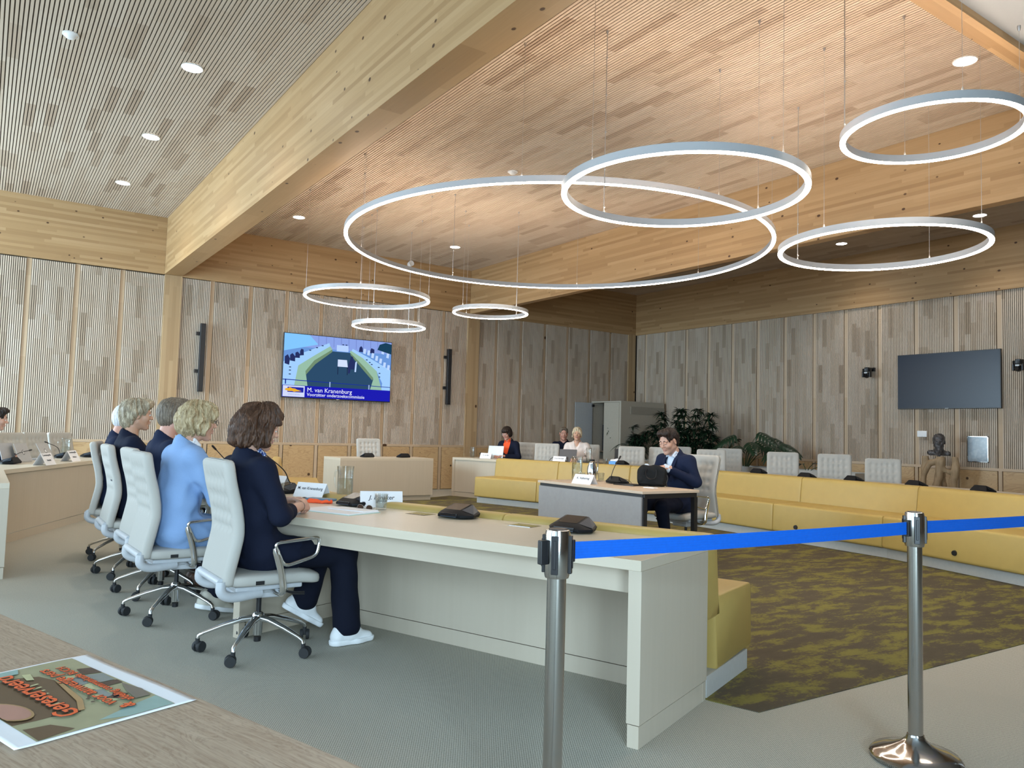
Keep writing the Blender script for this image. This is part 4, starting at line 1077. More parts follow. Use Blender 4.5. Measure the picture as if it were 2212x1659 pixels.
def person(label,loc,rz,sp,group=None):
    """sp: pose and clothes; local frame +x forward, +y left, seat plane z .46"""
    g=lambda k,d=None: sp.get(k,d)
    fem=g('female',False); lean=R(g('lean',8)); side=R(g('side',0)); sw=g('sw',.172 if fem else .195); gi=g('girth',1.); sc=g('scale',1.); h=g('h',.007)
    hz=.555; bend=R(g('bend',0))
    def S(t,y=0,x=0):   # point on the torso t metres up the spine
        a=lean+bend*max(0,t-.25)/.25
        b=lean+bend*.4*max(0,t-.25)/.25
        px,pz=math.sin(b)*t,math.cos(b)*t
        return Vector((px*sc+x*math.cos(a),y+t*math.sin(side),hz+pz*sc-x*math.sin(a)))
    neck=S(.53); HC=g('head') 
    hc=Vector(HC) if HC else S(.665)+Vector((.035,0,0))
    HF=frame(hc,*g('look',(0,5,0)),g('hscale',.97 if fem else 1.02))
    hips=[Vector((.02,s*.088,.55)) for s in (1,-1)]
    knees=[Vector(k) for k in g('knees',((.44,.13,.535),(.44,-.13,.535)))]
    ank=[Vector(k) for k in g('ankles',((.46,.13,.11),(.46,-.13,.11)))]
    sh=[S(.455,sw),S(.455,-sw)]
    elb=[Vector(k) for k in g('elbows',((.12,.25,.80),(.12,-.25,.80)))]; wri=[Vector(k) for k in g('wrists',((.34,.12,.78),(.34,-.12,.78)))]
    lo=(-.32,-.42,.02); hi=(.80,.42,1.50)
    # --- body: one continuous skin
    f=Field(lo,hi,g('hb',h))
    f.cap(S(.05),S(.20),.105*gi,.10*gi,.0,sc=(1.2,.80,1)); f.cap(S(.22),S(.38),.10*gi,.105,.06,sc=(1.15,.72,1)); f.cap(S(.445,sw*.8),S(.445,-sw*.8),.042,.042,.05)
    f.cap(S(.44),neck,.05,.05,.05); 
    for i in (0,1):
        f.cap(sh[i],elb[i],.042,.036,.03); f.cap(elb[i],wri[i],.036,.026 if fem else .029,.015)
        f.cap(hips[i],knees[i],.072,.052,.04); f.cap(knees[i],ank[i],.050,.036,.02)
        fd=Vector(g('toes',((1,0,0),(1,0,0)))[i]).normalized(); f.cap(ank[i]-Vector((0,0,.030)),ank[i]+fd*.06-Vector((0,0,.045)),.026,.018,.03)
    f.cap(S(.47),HF@Vector((-.035,0,-.10)),.052,.05,.03)
    fh=Field(np.array(hc)-.19,np.array(hc)+np.array((.19,.19,.17)),g('hh',.0045)); head_prims(fh,HF,fem,g('ear',True))
    parts=[f,fh]; 
    for i,hp in enumerate(g('hands',({},{}))):
        if hp is None: continue
        sd=-1 if i==0 else 1
        x=hp.get('dir',(wri[i]-elb[i])); zz=hp.get('up',(0,0,1))
        mf=hand_field(sd,hp.get('curl',(.35,.35,.38,.42)),hp.get('thumb',.5),h=hp.get('h',.0036)).mesh()
        parts.append(place(mf,aim(wri[i],x,zz)@Matrix.Scale(hp.get('sc',.95 if fem else 1.05),4)))
    body=field_mesh('person',parts,g('skin',SK)); body.location=(loc[0],loc[1],0); body.rotation_euler=(0,0,rz); tag(body,label,'person',group)
    # --- jacket / top
    jr=g('jacket_r',1.)
    def top(grow,sleeve,vneck,hem=.42,hemx=0):
        j=Field(lo,hi,h); q=grow
        j.cap(S(.0),S(.18),(.134*gi+q),(.124*gi+q),.0,sc=(1.18,.80,1)); j.cap(S(.20),S(.37),.120*gi+q,.128+q,.06,sc=(1.15,.74,1))
        j.cap(S(.425,sw*.72),S(.425,-sw*.72),.068+q,.068+q,.06); j.cap(S(.43,sw*.45),S(.43,-sw*.45),.078+q,None,.05); j.cap(S(.44),S(.520,0,-.018),.076+q,.066+q,.05)
        if fem: 
            for s in (-1,1): j.ell(S(.30,s*.070,.072),(.056+q,.066+q,.075+q),.08)
        for i in (0,1):
            j.cap(sh[i]-Vector((0,0,.005)),elb[i],.063*jr+q,.054*jr+q,.045); e=elb[i]+(wri[i]-elb[i])*sleeve; j.cap(elb[i],e,.054*jr+q,.043*jr+q,.02)
            j.cap(hips[i],hips[i]+(knees[i]-hips[i])*g('skirt',.30),.105*gi+q,.094+q,.05)
        w=g('wrinkle',.0035); j.warp(WR(w,34.)); 
        # neck opening
        j.cap(S(.525,0,.004),S(.68,0,.01),.060,.085,.008,'sub')
        if vneck: j.cap(S(.56,0,.05),S(.53-vneck,0,g('vx',.175 if fem else .155)),.054,.016,.008,'sub',sc=(1,1/g('vw',1.),1)); 
        return j
    shirt=g('shirt')
    if shirt:
        s_=top(-.014,min(.6,g('sleeve',.88)*.6),g('shirt_v',.10)); s_.cap(S(.49,0,-.005),S(.53,0,.0),.071,.066,.02)
        s_.cap(S(.50,0,.0),S(.70,0,.0),.058,.08,.004,'sub')
        for s in (-1,1): s_.cap(S(.552,s*.050,.020),S(.522,s*.040,.066),.011,.010,.012); s_.cap(S(.522,s*.040,.066),S(.505,s*.060,.062),.010,.007,.012)
        field_mesh('shirt',[s_],M[shirt],body)
        if g('cuffs'):
            mb=MB()
            for i in (0,1):
                d=(wri[i]-elb[i]).normalized(); mb.tube([wri[i]-d*.05,wri[i]-d*.0,wri[i]+d*.022],[.037,.037,.036],18)
            mb.build('cuff',M[shirt],body,auto=40)
    if g('jacket'): 
        j=top(0,g('sleeve',.88),g('v',.20)); field_mesh('jacket' if g('jacket')!='cream_c' else 'blouse',[j],M[g('jacket')],body)
        if g('lapel'):
            mb=MB()
            for s in (-1,1):
                P=[S(.515,s*.062,.0),S(.49,s*.075,.07),S(.42,s*.065,.128),S(.34,s*.045,.142),S(.24,s*.02,.145)]
                mb.tube(bez(P,5),[.012]+[.018]*14+[.013]*4+[.006]*2,8,flat=(.35,1.2))
            mb.build('lapel',M[g('jacket')],body,smooth=True)
    # --- trousers
    if g('trousers'):
        t=Field(lo,hi,h); wl=g('wide',0)
        t.cap((-.015,-.05,.545),(-.015,.05,.545),.098*gi,None,0,sc=(1.05,.85,1.15))
        for i in (0,1):
            t.cap(hips[i],knees[i],.090,.070+wl*.4,.05); d=(ank[i]-knees[i]); t.cap(knees[i],ank[i]-d.normalized()*g('hem',.03),.068+wl*.35,.052+wl,.03)
        t.warp(WR(.003,30.)); t.plane((0,0,g('hemz',.10)),(0,0,-1)); field_mesh('trousers',[t],M[g('trousers')],body)
    # --- shoes
    for i in (0,1):
        if not g('shoes'): break
        fd=Vector(g('toes',((1,0,0),(1,0,0)))[i]).normalized(); a=ank[i]; up=Vector((0,0,1)); up=(up-fd*up.dot(fd)).normalized()
        Fm=aim(a,fd,up); s=Field(np.array(a)-np.array((.16,.16,.16)),np.array(a)+np.array((.24,.2,.10)),.0045)
        z0=-.085
        s.cap((-.055,0,z0+.045),(.02,0,z0+.045),.041,.043,0,F=Fm); s.cap((.02,0,z0+.05),(.135,0,z0+.026),.043,.030,.03,F=Fm); s.cap((-.05,0,z0+.05),(-.045,0,z0+.085),.036,.034,.03,F=Fm); s.cap((.0,0,z0+.06),(.05,0,z0+.075),.038,.032,.03,F=Fm)
        s.ell((-.012,0,z0+.125),(.040,.032,.038),.012,'sub',F=Fm)
        n=Fm.to_3x3()@Vector((0,0,-1)); p=Fm@Vector((0,0,z0+.016)); s.plane(p,n)
        so=field_mesh('shoe',[s],M[g('shoes')],body)
        k=Field(np.array(a)-np.array((.18,.18,.18)),np.array(a)+np.array((.26,.2,.10)),.0045)
        k.cap((-.06,0,z0+.02),(.06,0,z0+.02),.045,.046,0,F=Fm); k.cap((.06,0,z0+.02),(.14,0,z0+.022),.047,.036,.03,F=Fm)
        k.plane(Fm@Vector((0,0,z0+.030)),-n); k.plane(Fm@Vector((0,0,z0)),n); field_mesh('sole',[k],M[g('soles','sole')],so)
        if g('laces'):
            mb=MB()
            for q in range(4):
                x=.025+q*.022; z=z0+.098-q*.011
                mb.tube([tuple(Fm@Vector((x,-.028,z-.012))),tuple(Fm@Vector((x+.004,0,z+.004))),tuple(Fm@Vector((x,.028,z-.012)))],.004,6)
            for sd in (-1,1): mb.tube(bez([tuple(Fm@Vector(v)) for v in ((.02,0,z0+.105),(.005,sd*.022,z0+.122),(.03,sd*.036,z0+.115),(.024,sd*.004,z0+.105))],5),.003,6)
            mb.build('laces',M['sneaker'],so)
    # --- face
    lid=g('lid',.4)
    for s in (-1,1):
        mb=MB(); c=HF@Vector((.0865,s*.030,.0005)); mb.sphere(tuple(c),.0112,10); e=mb.build('eye',M['eyew'],body,smooth=True)
        mb=MB(); c=HF@Vector((.0930,s*.030,-.0012)); mb.sphere(tuple(c),.0064,10); mb.build('iris',M['iris'],e,smooth=True)
        k=Field(np.array(HF@Vector((.08,s*.03,0)))-.03,np.array(HF@Vector((.08,s*.03,0)))+.03,.0022); k.ell((.087,s*.030,.001),(.0128,.0150,.0122),0,F=HF)
        pn=HF.to_3x3()@Vector((.3,0,-1)); k.plane(HF@Vector((.087,0,.0062-.011*lid)),pn); field_mesh('eyelid',[k],g('skin',SK),body)
        P=[HF@Vector(v) for v in ((.094,s*.012,.022),(.094,s*.028,.028),(.080,s*.047,.022))]
        MB().tube(bez([tuple(v) for v in P],5),[.0022]+[.0034]*6+[.0028]*3+[.0015],6,flat=(1,.8)).build('eyebrow',g('browm') or g('hairm'),body,smooth=True)
    k=Field(np.array(HF@Vector((.09,0,-.068)))-.04,np.array(HF@Vector((.09,0,-.068)))+.04,.0022)
    k.ell((.0918,0,-.061),(.0102,.0235,.0058),0,F=HF); k.ell((.0900,0,-.0745),(.0102,.0195,.0068),.002,F=HF); k.ell((.102,0,-.0675),(.010,.022,.0016),.003,'sub',F=HF)
    field_mesh('lips',[k],g('lipc',M['lipm']),body)
    # --- hair
    if g('hair'):
        hf=Field(np.array(hc)-.24,np.array(hc)+np.array((.24,.24,.23)),g('hhair',.005)); g('hair')(hf,HF)
        field_mesh('hair',[hf],g('hairm'),body)
    if g('glasses'):
        gm=g('glasses'); mb=MB()
        for s in (-1,1):
            loop=[HF@Vector((.112-.25*abs(y_)**1*.1,s*.032+y_,z_-.002)) for y_,z_ in [(.024*math.cos(2*PI*q/16),.018*math.sin(2*PI*q/16)) for q in range(16)]]
            mb.tube([tuple(v) for v in loop],.0018,6,closed=True); mb.tube([tuple(HF@Vector(v)) for v in ((.108,s*.056,.004),(.08,s*.078,.006),(-.012,s*.086,.004),(-.028,s*.084,-.012))],.0018,6)
        mb.tube([tuple(HF@Vector(v)) for v in ((.111,-.009,.004),(.114,0,.007),(.111,.009,.004))],.0018,6)
        mb.build('glasses',gm,body)
    if g('extra'): g('extra')(body,HF,S,wri,elb)
    return body
def strands(F,amp,fr,lng=14.,seed=0.):
    I=np.array(F.inverted())
    def fn(x,y,z):
        a=I[0,0]*x+I[0,1]*y+I[0,2]*z+I[0,3]; b=I[1,0]*x+I[1,1]*y+I[1,2]*z+I[1,3]; c=I[2,0]*x+I[2,1]*y+I[2,2]*z+I[2,3]
        th=np.arctan2(b,a+.02); 
        w=np.sin(c*lng*2+th*3+seed)*.9+np.sin(c*lng*4.3-th*5+1.3+seed)*.35
        return amp*(np.sin(th*fr+w*1.6)+.55*np.sin(th*fr*2.3+w*2.3+c*31+seed)+.4*np.sin(c*38+th*4+w))
    return fn
def hair_bob(f,F):      # layered chin length bob
    f.ell((-.026,0,.032),(.124,.106,.110),0,F=F); f.ell((-.066,0,-.050),(.100,.110,.100),.05,F=F); f.ell((.03,0,.088),(.075,.075,.045),.04,F=F)
    for s in (-1,1): f.ell((.012,s*.078,-.035),(.052,.030,.085),.03,F=F); f.cap((.06,s*.035,.098),(.085,s*.062,.035),.026,.018,.03,F=F)
    for y,x,z in ((.095,-.02,-.125),(.075,-.08,-.125),(.03,-.125,-.115),(-.03,-.125,-.115),(-.075,-.08,-.125),(-.095,-.02,-.12),(.098,.03,-.085),(-.098,.03,-.085)): f.cap((x*.8,y*.9,-.04),(x*1.12,y*1.08,z),.034,.016,.03,F=F)
    f.cap((.02,-.03,.125),(-.09,-.09,.02),.03,.03,.03,F=F); f.cap((.05,.02,.115),(-.03,.10,.03),.03,.028,.03,F=F)
    f.warp(strands(F,.0062,14.,16.)); f.warp(strands(F,.0022,41.,11.,2.))
    f.ell((.150,0,-.032),(.122,.110,.100),.012,'sub',F=F); f.ell((.09,0,-.115),(.075,.085,.06),.012,'sub',F=F)
    f.ell((-.005,0,-.155),(.10,.07,.035),.015,'sub',F=F)
def hair_curly(f,F):
    f.ell((-.020,0,.034),(.118,.100,.104),0,F=F); f.ell((-.058,0,-.030),(.092,.100,.095),.05,F=F); f.ell((.045,0,.080),(.065,.082,.042),.04,F=F)
    for s in (-1,1): f.ell((.000,s*.078,-.025),(.055,.030,.070),.03,F=F); f.ell((.06,s*.06,.05),(.036,.03,.03),.03,F=F)
    f.warp(strands(F,.0075,13.,22.,2.))
    f.ell((.135,0,-.04),(.082,.066,.085),.012,'sub',F=F); f.ell((.08,0,-.11),(.075,.085,.06),.012,'sub',F=F); f.ell((.01,0,-.14),(.10,.075,.04),.015,'sub',F=F)
def hair_short(f,F):    # short cut of a man, ears free
    f.ell((-.018,0,.040),(.112,.088,.090),0,F=F); f.ell((-.045,0,-.015),(.080,.084,.085),.04,F=F); f.ell((.045,0,.095),(.060,.066,.030),.03,F=F)
    f.warp(strands(F,.0028,26.,18.,1.))
    f.ell((.126,0,.0),(.074,.095,.108),.010,'sub',F=F); f.ell((.02,0,-.085),(.080,.11,.075),.012,'sub',F=F)
    for s in (-1,1): f.ell((.004,s*.098,-.020),(.042,.038,.056),.008,'sub',F=F); f.ell((.035,s*.088,-.02),(.03,.03,.05),.008,'sub',F=F)
def hair_quiff(f,F):
    hair_short(f,F); f.cap((.055,-.035,.098),(.050,.045,.105),.030,.026,.03,F=F); f.warp(strands(F,.002,15.,24.,4.))
def hair_swept(f,F):    # swept back, longer in the neck
    f.ell((-.030,0,.036),(.116,.095,.098),0,F=F); f.ell((-.075,0,-.035),(.072,.080,.095),.05,F=F); f.ell((.045,0,.092),(.070,.080,.040),.04,F=F)
    f.cap((.06,-.05,.075),(-.03,-.092,.01),.030,.026,.03,F=F); f.cap((.06,.05,.075),(-.03,.092,.01),.030,.026,.03,F=F)
    f.warp(strands(F,.006,11.,12.,3.))
    f.ell((.125,0,-.03),(.080,.080,.090),.012,'sub',F=F); f.ell((.05,0,-.10),(.085,.10,.075),.012,'sub',F=F)
def hair_page(f,F):     # dark page boy cut with a fringe
    f.ell((-.020,0,.032),(.114,.096,.100),0,F=F); f.ell((-.045,0,-.035),(.088,.094,.085),.04,F=F); f.ell((.062,0,.066),(.045,.070,.036),.03,F=F)
    for s in (-1,1): f.ell((.015,s*.074,-.02),(.045,.024,.065),.02,F=F)
    f.warp(strands(F,.003,24.,7.)); f.ell((.135,0,-.05),(.082,.062,.088),.008,'sub',F=F); f.ell((.07,0,-.12),(.08,.09,.05),.01,'sub',F=F)
def hair_back(f,F):     # blonde, parted and tied back
    f.ell((-.018,0,.034),(.108,.089,.094),0,F=F); f.ell((-.05,0,-.02),(.075,.084,.085),.04,F=F)
    for s in (-1,1): f.cap((.070,s*.012,.104),(.055,s*.072,.012),.020,.018,.03,F=F); f.cap((.055,s*.073,.012),(.012,s*.086,-.065),.016,.012,.02,F=F)
    f.warp(strands(F,.003,17.,9.)); f.ell((.130,0,-.04),(.080,.058,.100),.008,'sub',F=F); f.ell((.06,0,-.125),(.08,.10,.05),.01,'sub',F=F)
H_br=hair_mat('hair_dark_brown',(.024,.011,.006),(.072,.034,.019),(.15,.075,.042)); H_bl=hair_mat('hair_curly_blonde',(.16,.11,.055),(.42,.32,.18),(.68,.57,.38))
H_gr=hair_mat('hair_grey_brown',(.07,.055,.042),(.17,.135,.10),(.32,.27,.21)); H_sw=hair_mat('hair_ash_blonde',(.12,.095,.065),(.36,.30,.21),(.70,.62,.46))
H_dk=hair_mat('hair_near_black',(.008,.005,.004),(.022,.013,.010),(.05,.03,.022)); H_wh=hair_mat('hair_white',(.55,.57,.60),(.70,.72,.75),(.82,.84,.88)); H_pb=hair_mat('hair_platinum',(.30,.24,.15),(.55,.46,.32),(.75,.66,.50))
GP='people seated in the council ring'
def bracelet(body,HF,S,wri,elb):
    d=(wri[1]-elb[1]).normalized(); c=wri[1]-d*.03; F=aim(c,d,(0,0,1))
    MB().tube([tuple(F@Vector((0,.030*math.cos(2*PI*k/20),.030*math.sin(2*PI*k/20)))) for k in range(20)],.0018,6,closed=True).build('bracelet',M['steel'],body)
def loc_off(l,rz,dx,dy): q=rotz((dx,dy),rz); return (l[0]+q[0],l[1]+q[1])
person('woman with dark brown bob in a navy suit, nearest the viewer, hands clasped',(1.30,4.36),R(12),dict(
  female=True,lean=-13,bend=14,scale=1.02,hscale=.93,h=.0062,hb=.0062,hh=.0038,hhair=.0042,girth=1.02,look=(-14,12,0),skin=SK,hair=hair_bob,hairm=H_br,jacket='navy',v=.20,sleeve=.40,trousers='dkcloth',wide=.026,hem=.02,hemz=.06,
  shirt='floral',shirt_v=.14,elbows=((.03,.26,.77),(-.01,-.265,.765)),wrists=((.225,.075,.80),(.225,-.085,.795)),
  hands=(dict(dir=(.70,-.62,-.02),up=(.35,.75,.6),curl=(.48,.5,.52,.55),thumb=.35,h=.003),dict(dir=(.72,.60,-.02),up=(.35,-.75,.6),curl=(.42,.45,.47,.5),thumb=.35,h=.003)),
  knees=((.45,.07,.515),(.455,-.175,.515)),ankles=((.385,.10,.200),(.475,-.215,.088)),toes=((.79,-.25,-.50),(1,-.12,0)),shoes='sneaker',laces=True,lid=.9,lipc=M['lips'],extra=bracelet),GP)
person('woman with curly blonde hair, black glasses and light blue jacket',(1.075,5.38),R(9),dict(
  female=True,lean=2,bend=8,scale=1.07,h=.0065,hb=.008,hh=.0045,girth=1.16,jacket_r=1.08,look=(-6,4,0),hair=hair_curly,hairm=H_bl,jacket='sky',v=.16,sleeve=.9,skirt=.6,wrinkle=.005,trousers='dkcloth',shirt='white_c',shirt_v=.10,
  elbows=((.16,.27,.78),(.17,-.26,.76)),wrists=((.40,.12,.775),(.41,-.10,.775)),knees=((.44,.12,.52),(.44,-.13,.52)),ankles=((.30,.05,.11),(.23,-.12,.12)),toes=((1,0,-.05),(1,.05,-.25)),shoes='beige_s',laces=True,glasses=M['black'],lid=.4),GP)
person('man with grey brown hair in a navy suit beside the woman in light blue',(1.11,6.14),R(6),dict(
  lean=0,bend=6,scale=1.12,h=.0075,hb=.009,girth=1.08,look=(4,3,0),skin=SK2,hair=hair_short,hairm=H_gr,jacket='navy2',v=.2,trousers='dkcloth',shirt='white_c',shirt_v=.10,
  elbows=((.18,.28,.78),(.16,-.27,.78)),wrists=((.42,.12,.775),(.42,-.12,.775)),knees=((.46,.13,.53),(.46,-.13,.53)),ankles=((.36,.13,.11),(.30,-.10,.11)),shoes='brown_s',soles='black'),GP)
person('woman with swept ash blonde hair in a navy jacket, hand raised below her chin',(1.055,7.02),R(5),dict(
  female=True,lean=-7,bend=9,scale=1.13,h=.008,hb=.009,hh=.005,girth=1.05,look=(-8,2,0),skin=SK3,hair=hair_swept,hairm=H_sw,jacket='navy',v=.22,trousers='dkcloth',
  elbows=((.22,.22,.80),(.16,-.25,.80)),wrists=((.30,.03,1.08),(.40,-.10,.775)),hands=(dict(dir=(-.5,-.25,.75),up=(.7,.3,.5),curl=(.8,.85,.9,.9)),{}),shoes='brown_s',soles='black'),GP)
person('white haired man in navy, mostly hidden, farthest in the committee row',(1.05,8.0),R(-10),dict(
  lean=-1,bend=8,scale=1.08,h=.009,hb=.010,hh=.0055,look=(6,8,0),skin=SK2,hair=hair_short,hairm=H_wh,jacket='navy2',v=.2,trousers='dkcloth',shirt='white_c',shirt_v=.08,elbows=((.18,.27,.79),(.16,-.27,.79)),wrists=((.40,.10,.78),(.40,-.10,.78)),shoes='brown_s',soles='black'),GP)
person('young man with combed dark hair in profile, cut by the left edge of the view',(.0,10.98),R(-12),dict(
  lean=3,bend=12,scale=1.05,h=.010,hb=.011,hh=.005,look=(6,10,0),skin=SK,hair=hair_quiff,hairm=H_dk,jacket='navy2',v=.24,trousers='dkcloth',shirt='ltblue_c',shirt_v=.10,elbows=((.14,.27,.80),(.10,-.27,.80)),wrists=((.36,.10,.785),(.30,-.14,.785)),shoes='brown_s',soles='black'),GP)
person('woman with dark hair, orange top and navy jacket reading at a laptop',(8.58,12.50),R(200),dict(
  female=True,lean=3,bend=8,scale=1.03,h=.009,hb=.011,hh=.0042,hhair=.005,girth=1.12,look=(6,20,0),skin=SK2,hair=hair_page,hairm=H_dk,jacket='navy',v=.36,vw=1.9,shirt='orange_c',shirt_v=.15,trousers='dkcloth',glasses=M['wire'],elbows=((.10,.27,.78),(.10,-.27,.78)),wrists=((.32,.10,.79),(.32,-.10,.79)),lid=.8,lipc=M['lips'],shoes='brown_s',soles='black'),GP)
person('blonde woman in a cream blouse looking ahead from the far right desk',(9.15,11.13),R(222),dict(
  female=True,lean=0,bend=3,scale=1.06,h=.009,hb=.011,hh=.0042,hhair=.005,look=(4,2,0),skin=SK3,hair=hair_back,hairm=H_pb,jacket='cream_c',v=.20,vw=1.1,sleeve=.95,wrinkle=.006,trousers='dkcloth',elbows=((.12,.26,.79),(.12,-.26,.79)),wrists=((.32,.06,.79),(.32,-.06,.79)),lid=.6,lipc=M['lips'],shoes='brown_s',soles='black'),GP)
person('person in dark clothes sitting behind the blonde woman in the second row',(9.93,12.5),R(215),dict(
  lean=0,bend=4,scale=1.05,h=.011,hb=.013,hh=.006,look=(20,5,0),skin=SK2,hair=hair_short,hairm=H_gr,jacket='navy',v=.1,trousers='dkcloth',elbows=((.06,.28,.78),(.06,-.28,.78)),wrists=((.28,.10,.66),(.28,-.10,.66)),shoes='brown_s',soles='black'),GP)
person('dark haired man in a navy suit at the hearing table, hands on his black bag',(6.16,5.76),R(180),dict(
  lean=6,bend=12,scale=1.0,h=.007,hb=.008,hh=.0038,hhair=.0042,girth=.95,look=(6,20,0),skin=SK,hair=hair_quiff,hairm=H_dk,jacket='navy2',v=.27,vw=1.7,lapel=True,shirt='ltblue_c',shirt_v=.09,cuffs=True,trousers='dkcloth',sleeve=.82,
  elbows=((.06,.27,.78),(.10,-.27,.80)),wrists=((.36,.13,.925),(.42,-.08,.915)),hands=(dict(dir=(.75,-.55,.02),up=(.1,.2,1),curl=(.3,.32,.35,.4),h=.003),dict(dir=(.8,.35,.05),up=(0,0,1),curl=(.3,.3,.3,.3),h=.003)),
  knees=((.42,.14,.535),(.44,-.13,.535)),ankles=((.35,.16,.11),(.46,-.13,.11)),shoes='brown_s',soles='black',lid=1.,extra=None),GP)
# ================================================================== things on the desks
def hull(pts):
    bm=bmesh.new(); vs=[bm.verts.new(p) for p in pts]; bmesh.ops.convex_hull(bm,input=vs); 
    bm.verts.ensure_lookup_table(); bm.normal_update(); bm.verts.index_update()
    return [tuple(v.co) for v in bm.verts],[tuple(v.index for v in f.verts) for f in bm.faces]
M['unit']=plain('discussion_unit_black',(.006,.007,.009),.5,spec=.2); M['unit_s']=plain('discussion_unit_screen',(.007,.005,.004),.22,spec=.3); M['unit_side']=plain('discussion_unit_side',(.018,.028,.042),.4,spec=.35)
M['silver_clip']=plain('silver_clip',(.62,.68,.74),.3,.6); M['red_led']=emit('red_ring_light',(1.,.08,.03),3.)
def mic_unit(label,x,y,rz,z=.74,neck=None,group='black discussion units'):
    t=thing('microphone_unit',label,'microphone',(x,y,z),rz,group)
    mb=MB(); v,f=hull([(-.085,-.085,.006),(-.085,.085,.006),(-.02,-.128,.006),(-.02,.128,.006),(.075,-.095,.006),(.075,.095,.006),(-.088,-.082,.018),(-.088,.082,.018),(-.02,-.132,.018),(-.02,.132,.018),(.08,-.10,.022),(.08,.10,.022),
      (-.055,-.062,.040),(-.055,.062,.040),(.045,-.068,.064),(.045,.068,.064)]); mb.add(v,f); mb.build('body',M['unit'],t,bevel=.002)
    mb=MB(); mb.add([(-.054,-.056,.0415),(-.054,.056,.0415),(.042,.060,.0645),(.042,-.060,.0645)],[(0,3,2,1)]); mb.build('touch_panel',M['unit_s'],t)
    mb=MB(); mb.box((-.092,-.060,.012),(-.080,.060,.026)); mb.build('handle_slot',M['black_g'],t,bevel=.003)
    MB().box((-.094,-.058,.008),(-.088,.058,.013)).build('handle',M['unit_side'],t)
    for s in (-1,1):
        mb=MB(); mb.add([(-.05,s*.066,.0405),(.044,s*.072,.0625),(.052,s*.106,.034),(-.02,s*.128,.0225)],[(0,1,2,3)] if s>0 else [(3,2,1,0)]); mb.build('side_facet',M['unit_side'],t)
    for ch in t.children: ch.scale=(1,1,1.22)
    if neck:
        c=math.cos(-rz); s_=math.sin(-rz); q=[((p[0]-x)*c-(p[1]-y)*s_,(p[0]-x)*s_+(p[1]-y)*c,p[2]-z) for p in neck]
        st=(.05,0.06 if q[-1][1]>0 else -.06,.03)
        P=bez([st]+q,8); a=Vector(P[-1]); d=(a-Vector(P[-2])).normalized()
        n=MB().tube(P,.0042,8).build('gooseneck',M['black'],t,auto=50)
        MB().tube(P[:7],.0068,8).build('neck_base',M['silver_clip'],n,auto=50)
        MB().tube([a-d*.012,a,a+d*.03,a+d*.038],[.006,.0095,.0095,.006],12).build('microphone_head',M['black'],n,auto=50)
        MB().tube([a-d*.016,a-d*.008],[.0075,.0085],12).build('light_ring',M['red_led'] if neck[0][0]==1.94 else M['black'],n)
    return t
T20=R(20)
mic_unit('black discussion unit on the near desk, middle one of three',2.318,3.889,T20)
mic_unit('black discussion unit on the near desk behind the left barrier post',2.552,3.128,T20)
mic_unit('black discussion unit in front of the dark haired woman, beside the water glass',2.034,4.729,R(14))
mic_unit('discussion unit whose lit gooseneck bends in front of the dark haired woman',1.93,5.80,R(5),neck=[(1.94,5.75,.83),(1.88,5.72,.92),(1.70,5.655,1.05)])
mic_unit('discussion unit with gooseneck beyond the woman in light blue',1.95,6.95,R(0),neck=[(1.90,6.94,.86),(1.80,6.93,.91),(1.67,6.90,1.035)])
mic_unit('discussion unit at the desk of the swept blonde woman, hidden behind the row',1.98,7.75,R(-12))
mic_unit('discussion unit on the desk below the lit screen, left of its chair',5.60,12.55,R(-90))
mic_unit('discussion unit on the desk below the lit screen, right of its chair',6.27,12.50,R(-90))
for k,(lb,x,y) in enumerate((('discussion unit left of the man in the suit, beside the tissue box',9.15,9.90),('discussion unit directly right of the man in the suit, on the right desk',9.47,8.33),('discussion unit before the third chair from right on the right desk',9.46,7.31),('discussion unit before the second chair from right on the right desk',9.13,6.28),
  ('discussion unit before the lowest chair on the right desk',9.15,5.62),('discussion unit below the bronze bust on the right desk',9.02,4.76),('rightmost discussion unit on the right desk',8.88,3.97))):
    mic_unit(lb,x,y,R(190 if k<1 else 178 if k<4 else 165),group='discussion units of the right arm')
mic_unit('discussion unit at the far left desk, nearest the left edge',.30,10.20,R(-25),neck=[(.33,10.35,.79),(.38,10.42,.85),(.50,10.62,.88)] )
mic_unit('discussion unit at the far left desk, behind the right name card',.92,11.80,R(-25),neck=[(.90,11.80,.79),(.86,11.80,.88),(.74,11.76,.94)])
mic_unit('discussion unit at the right end of the far left desk',1.27,12.15,R(-25))
# flush metal flaps
for lb,x,y in (('flush metal socket flap on the near desk, left of the middle discussion unit',2.20,4.13),('flush metal socket flap on the near desk, right of the middle discussion unit',2.455,3.42)):
    t=thing('socket_flap',lb,'cable flap',(x,y,.74),R(20),'cable flaps'); MB().box((-.055,-.075,.0),(.055,.075,.0015)).build('frame',M['steel'],t); MB().box((-.048,-.068,.0012),(.035,.068,.0024)).build('lid',M['steel'],t); MB().box((.037,-.068,.0012),(.050,.068,.002)).build('brush_gap',M['black'],t)
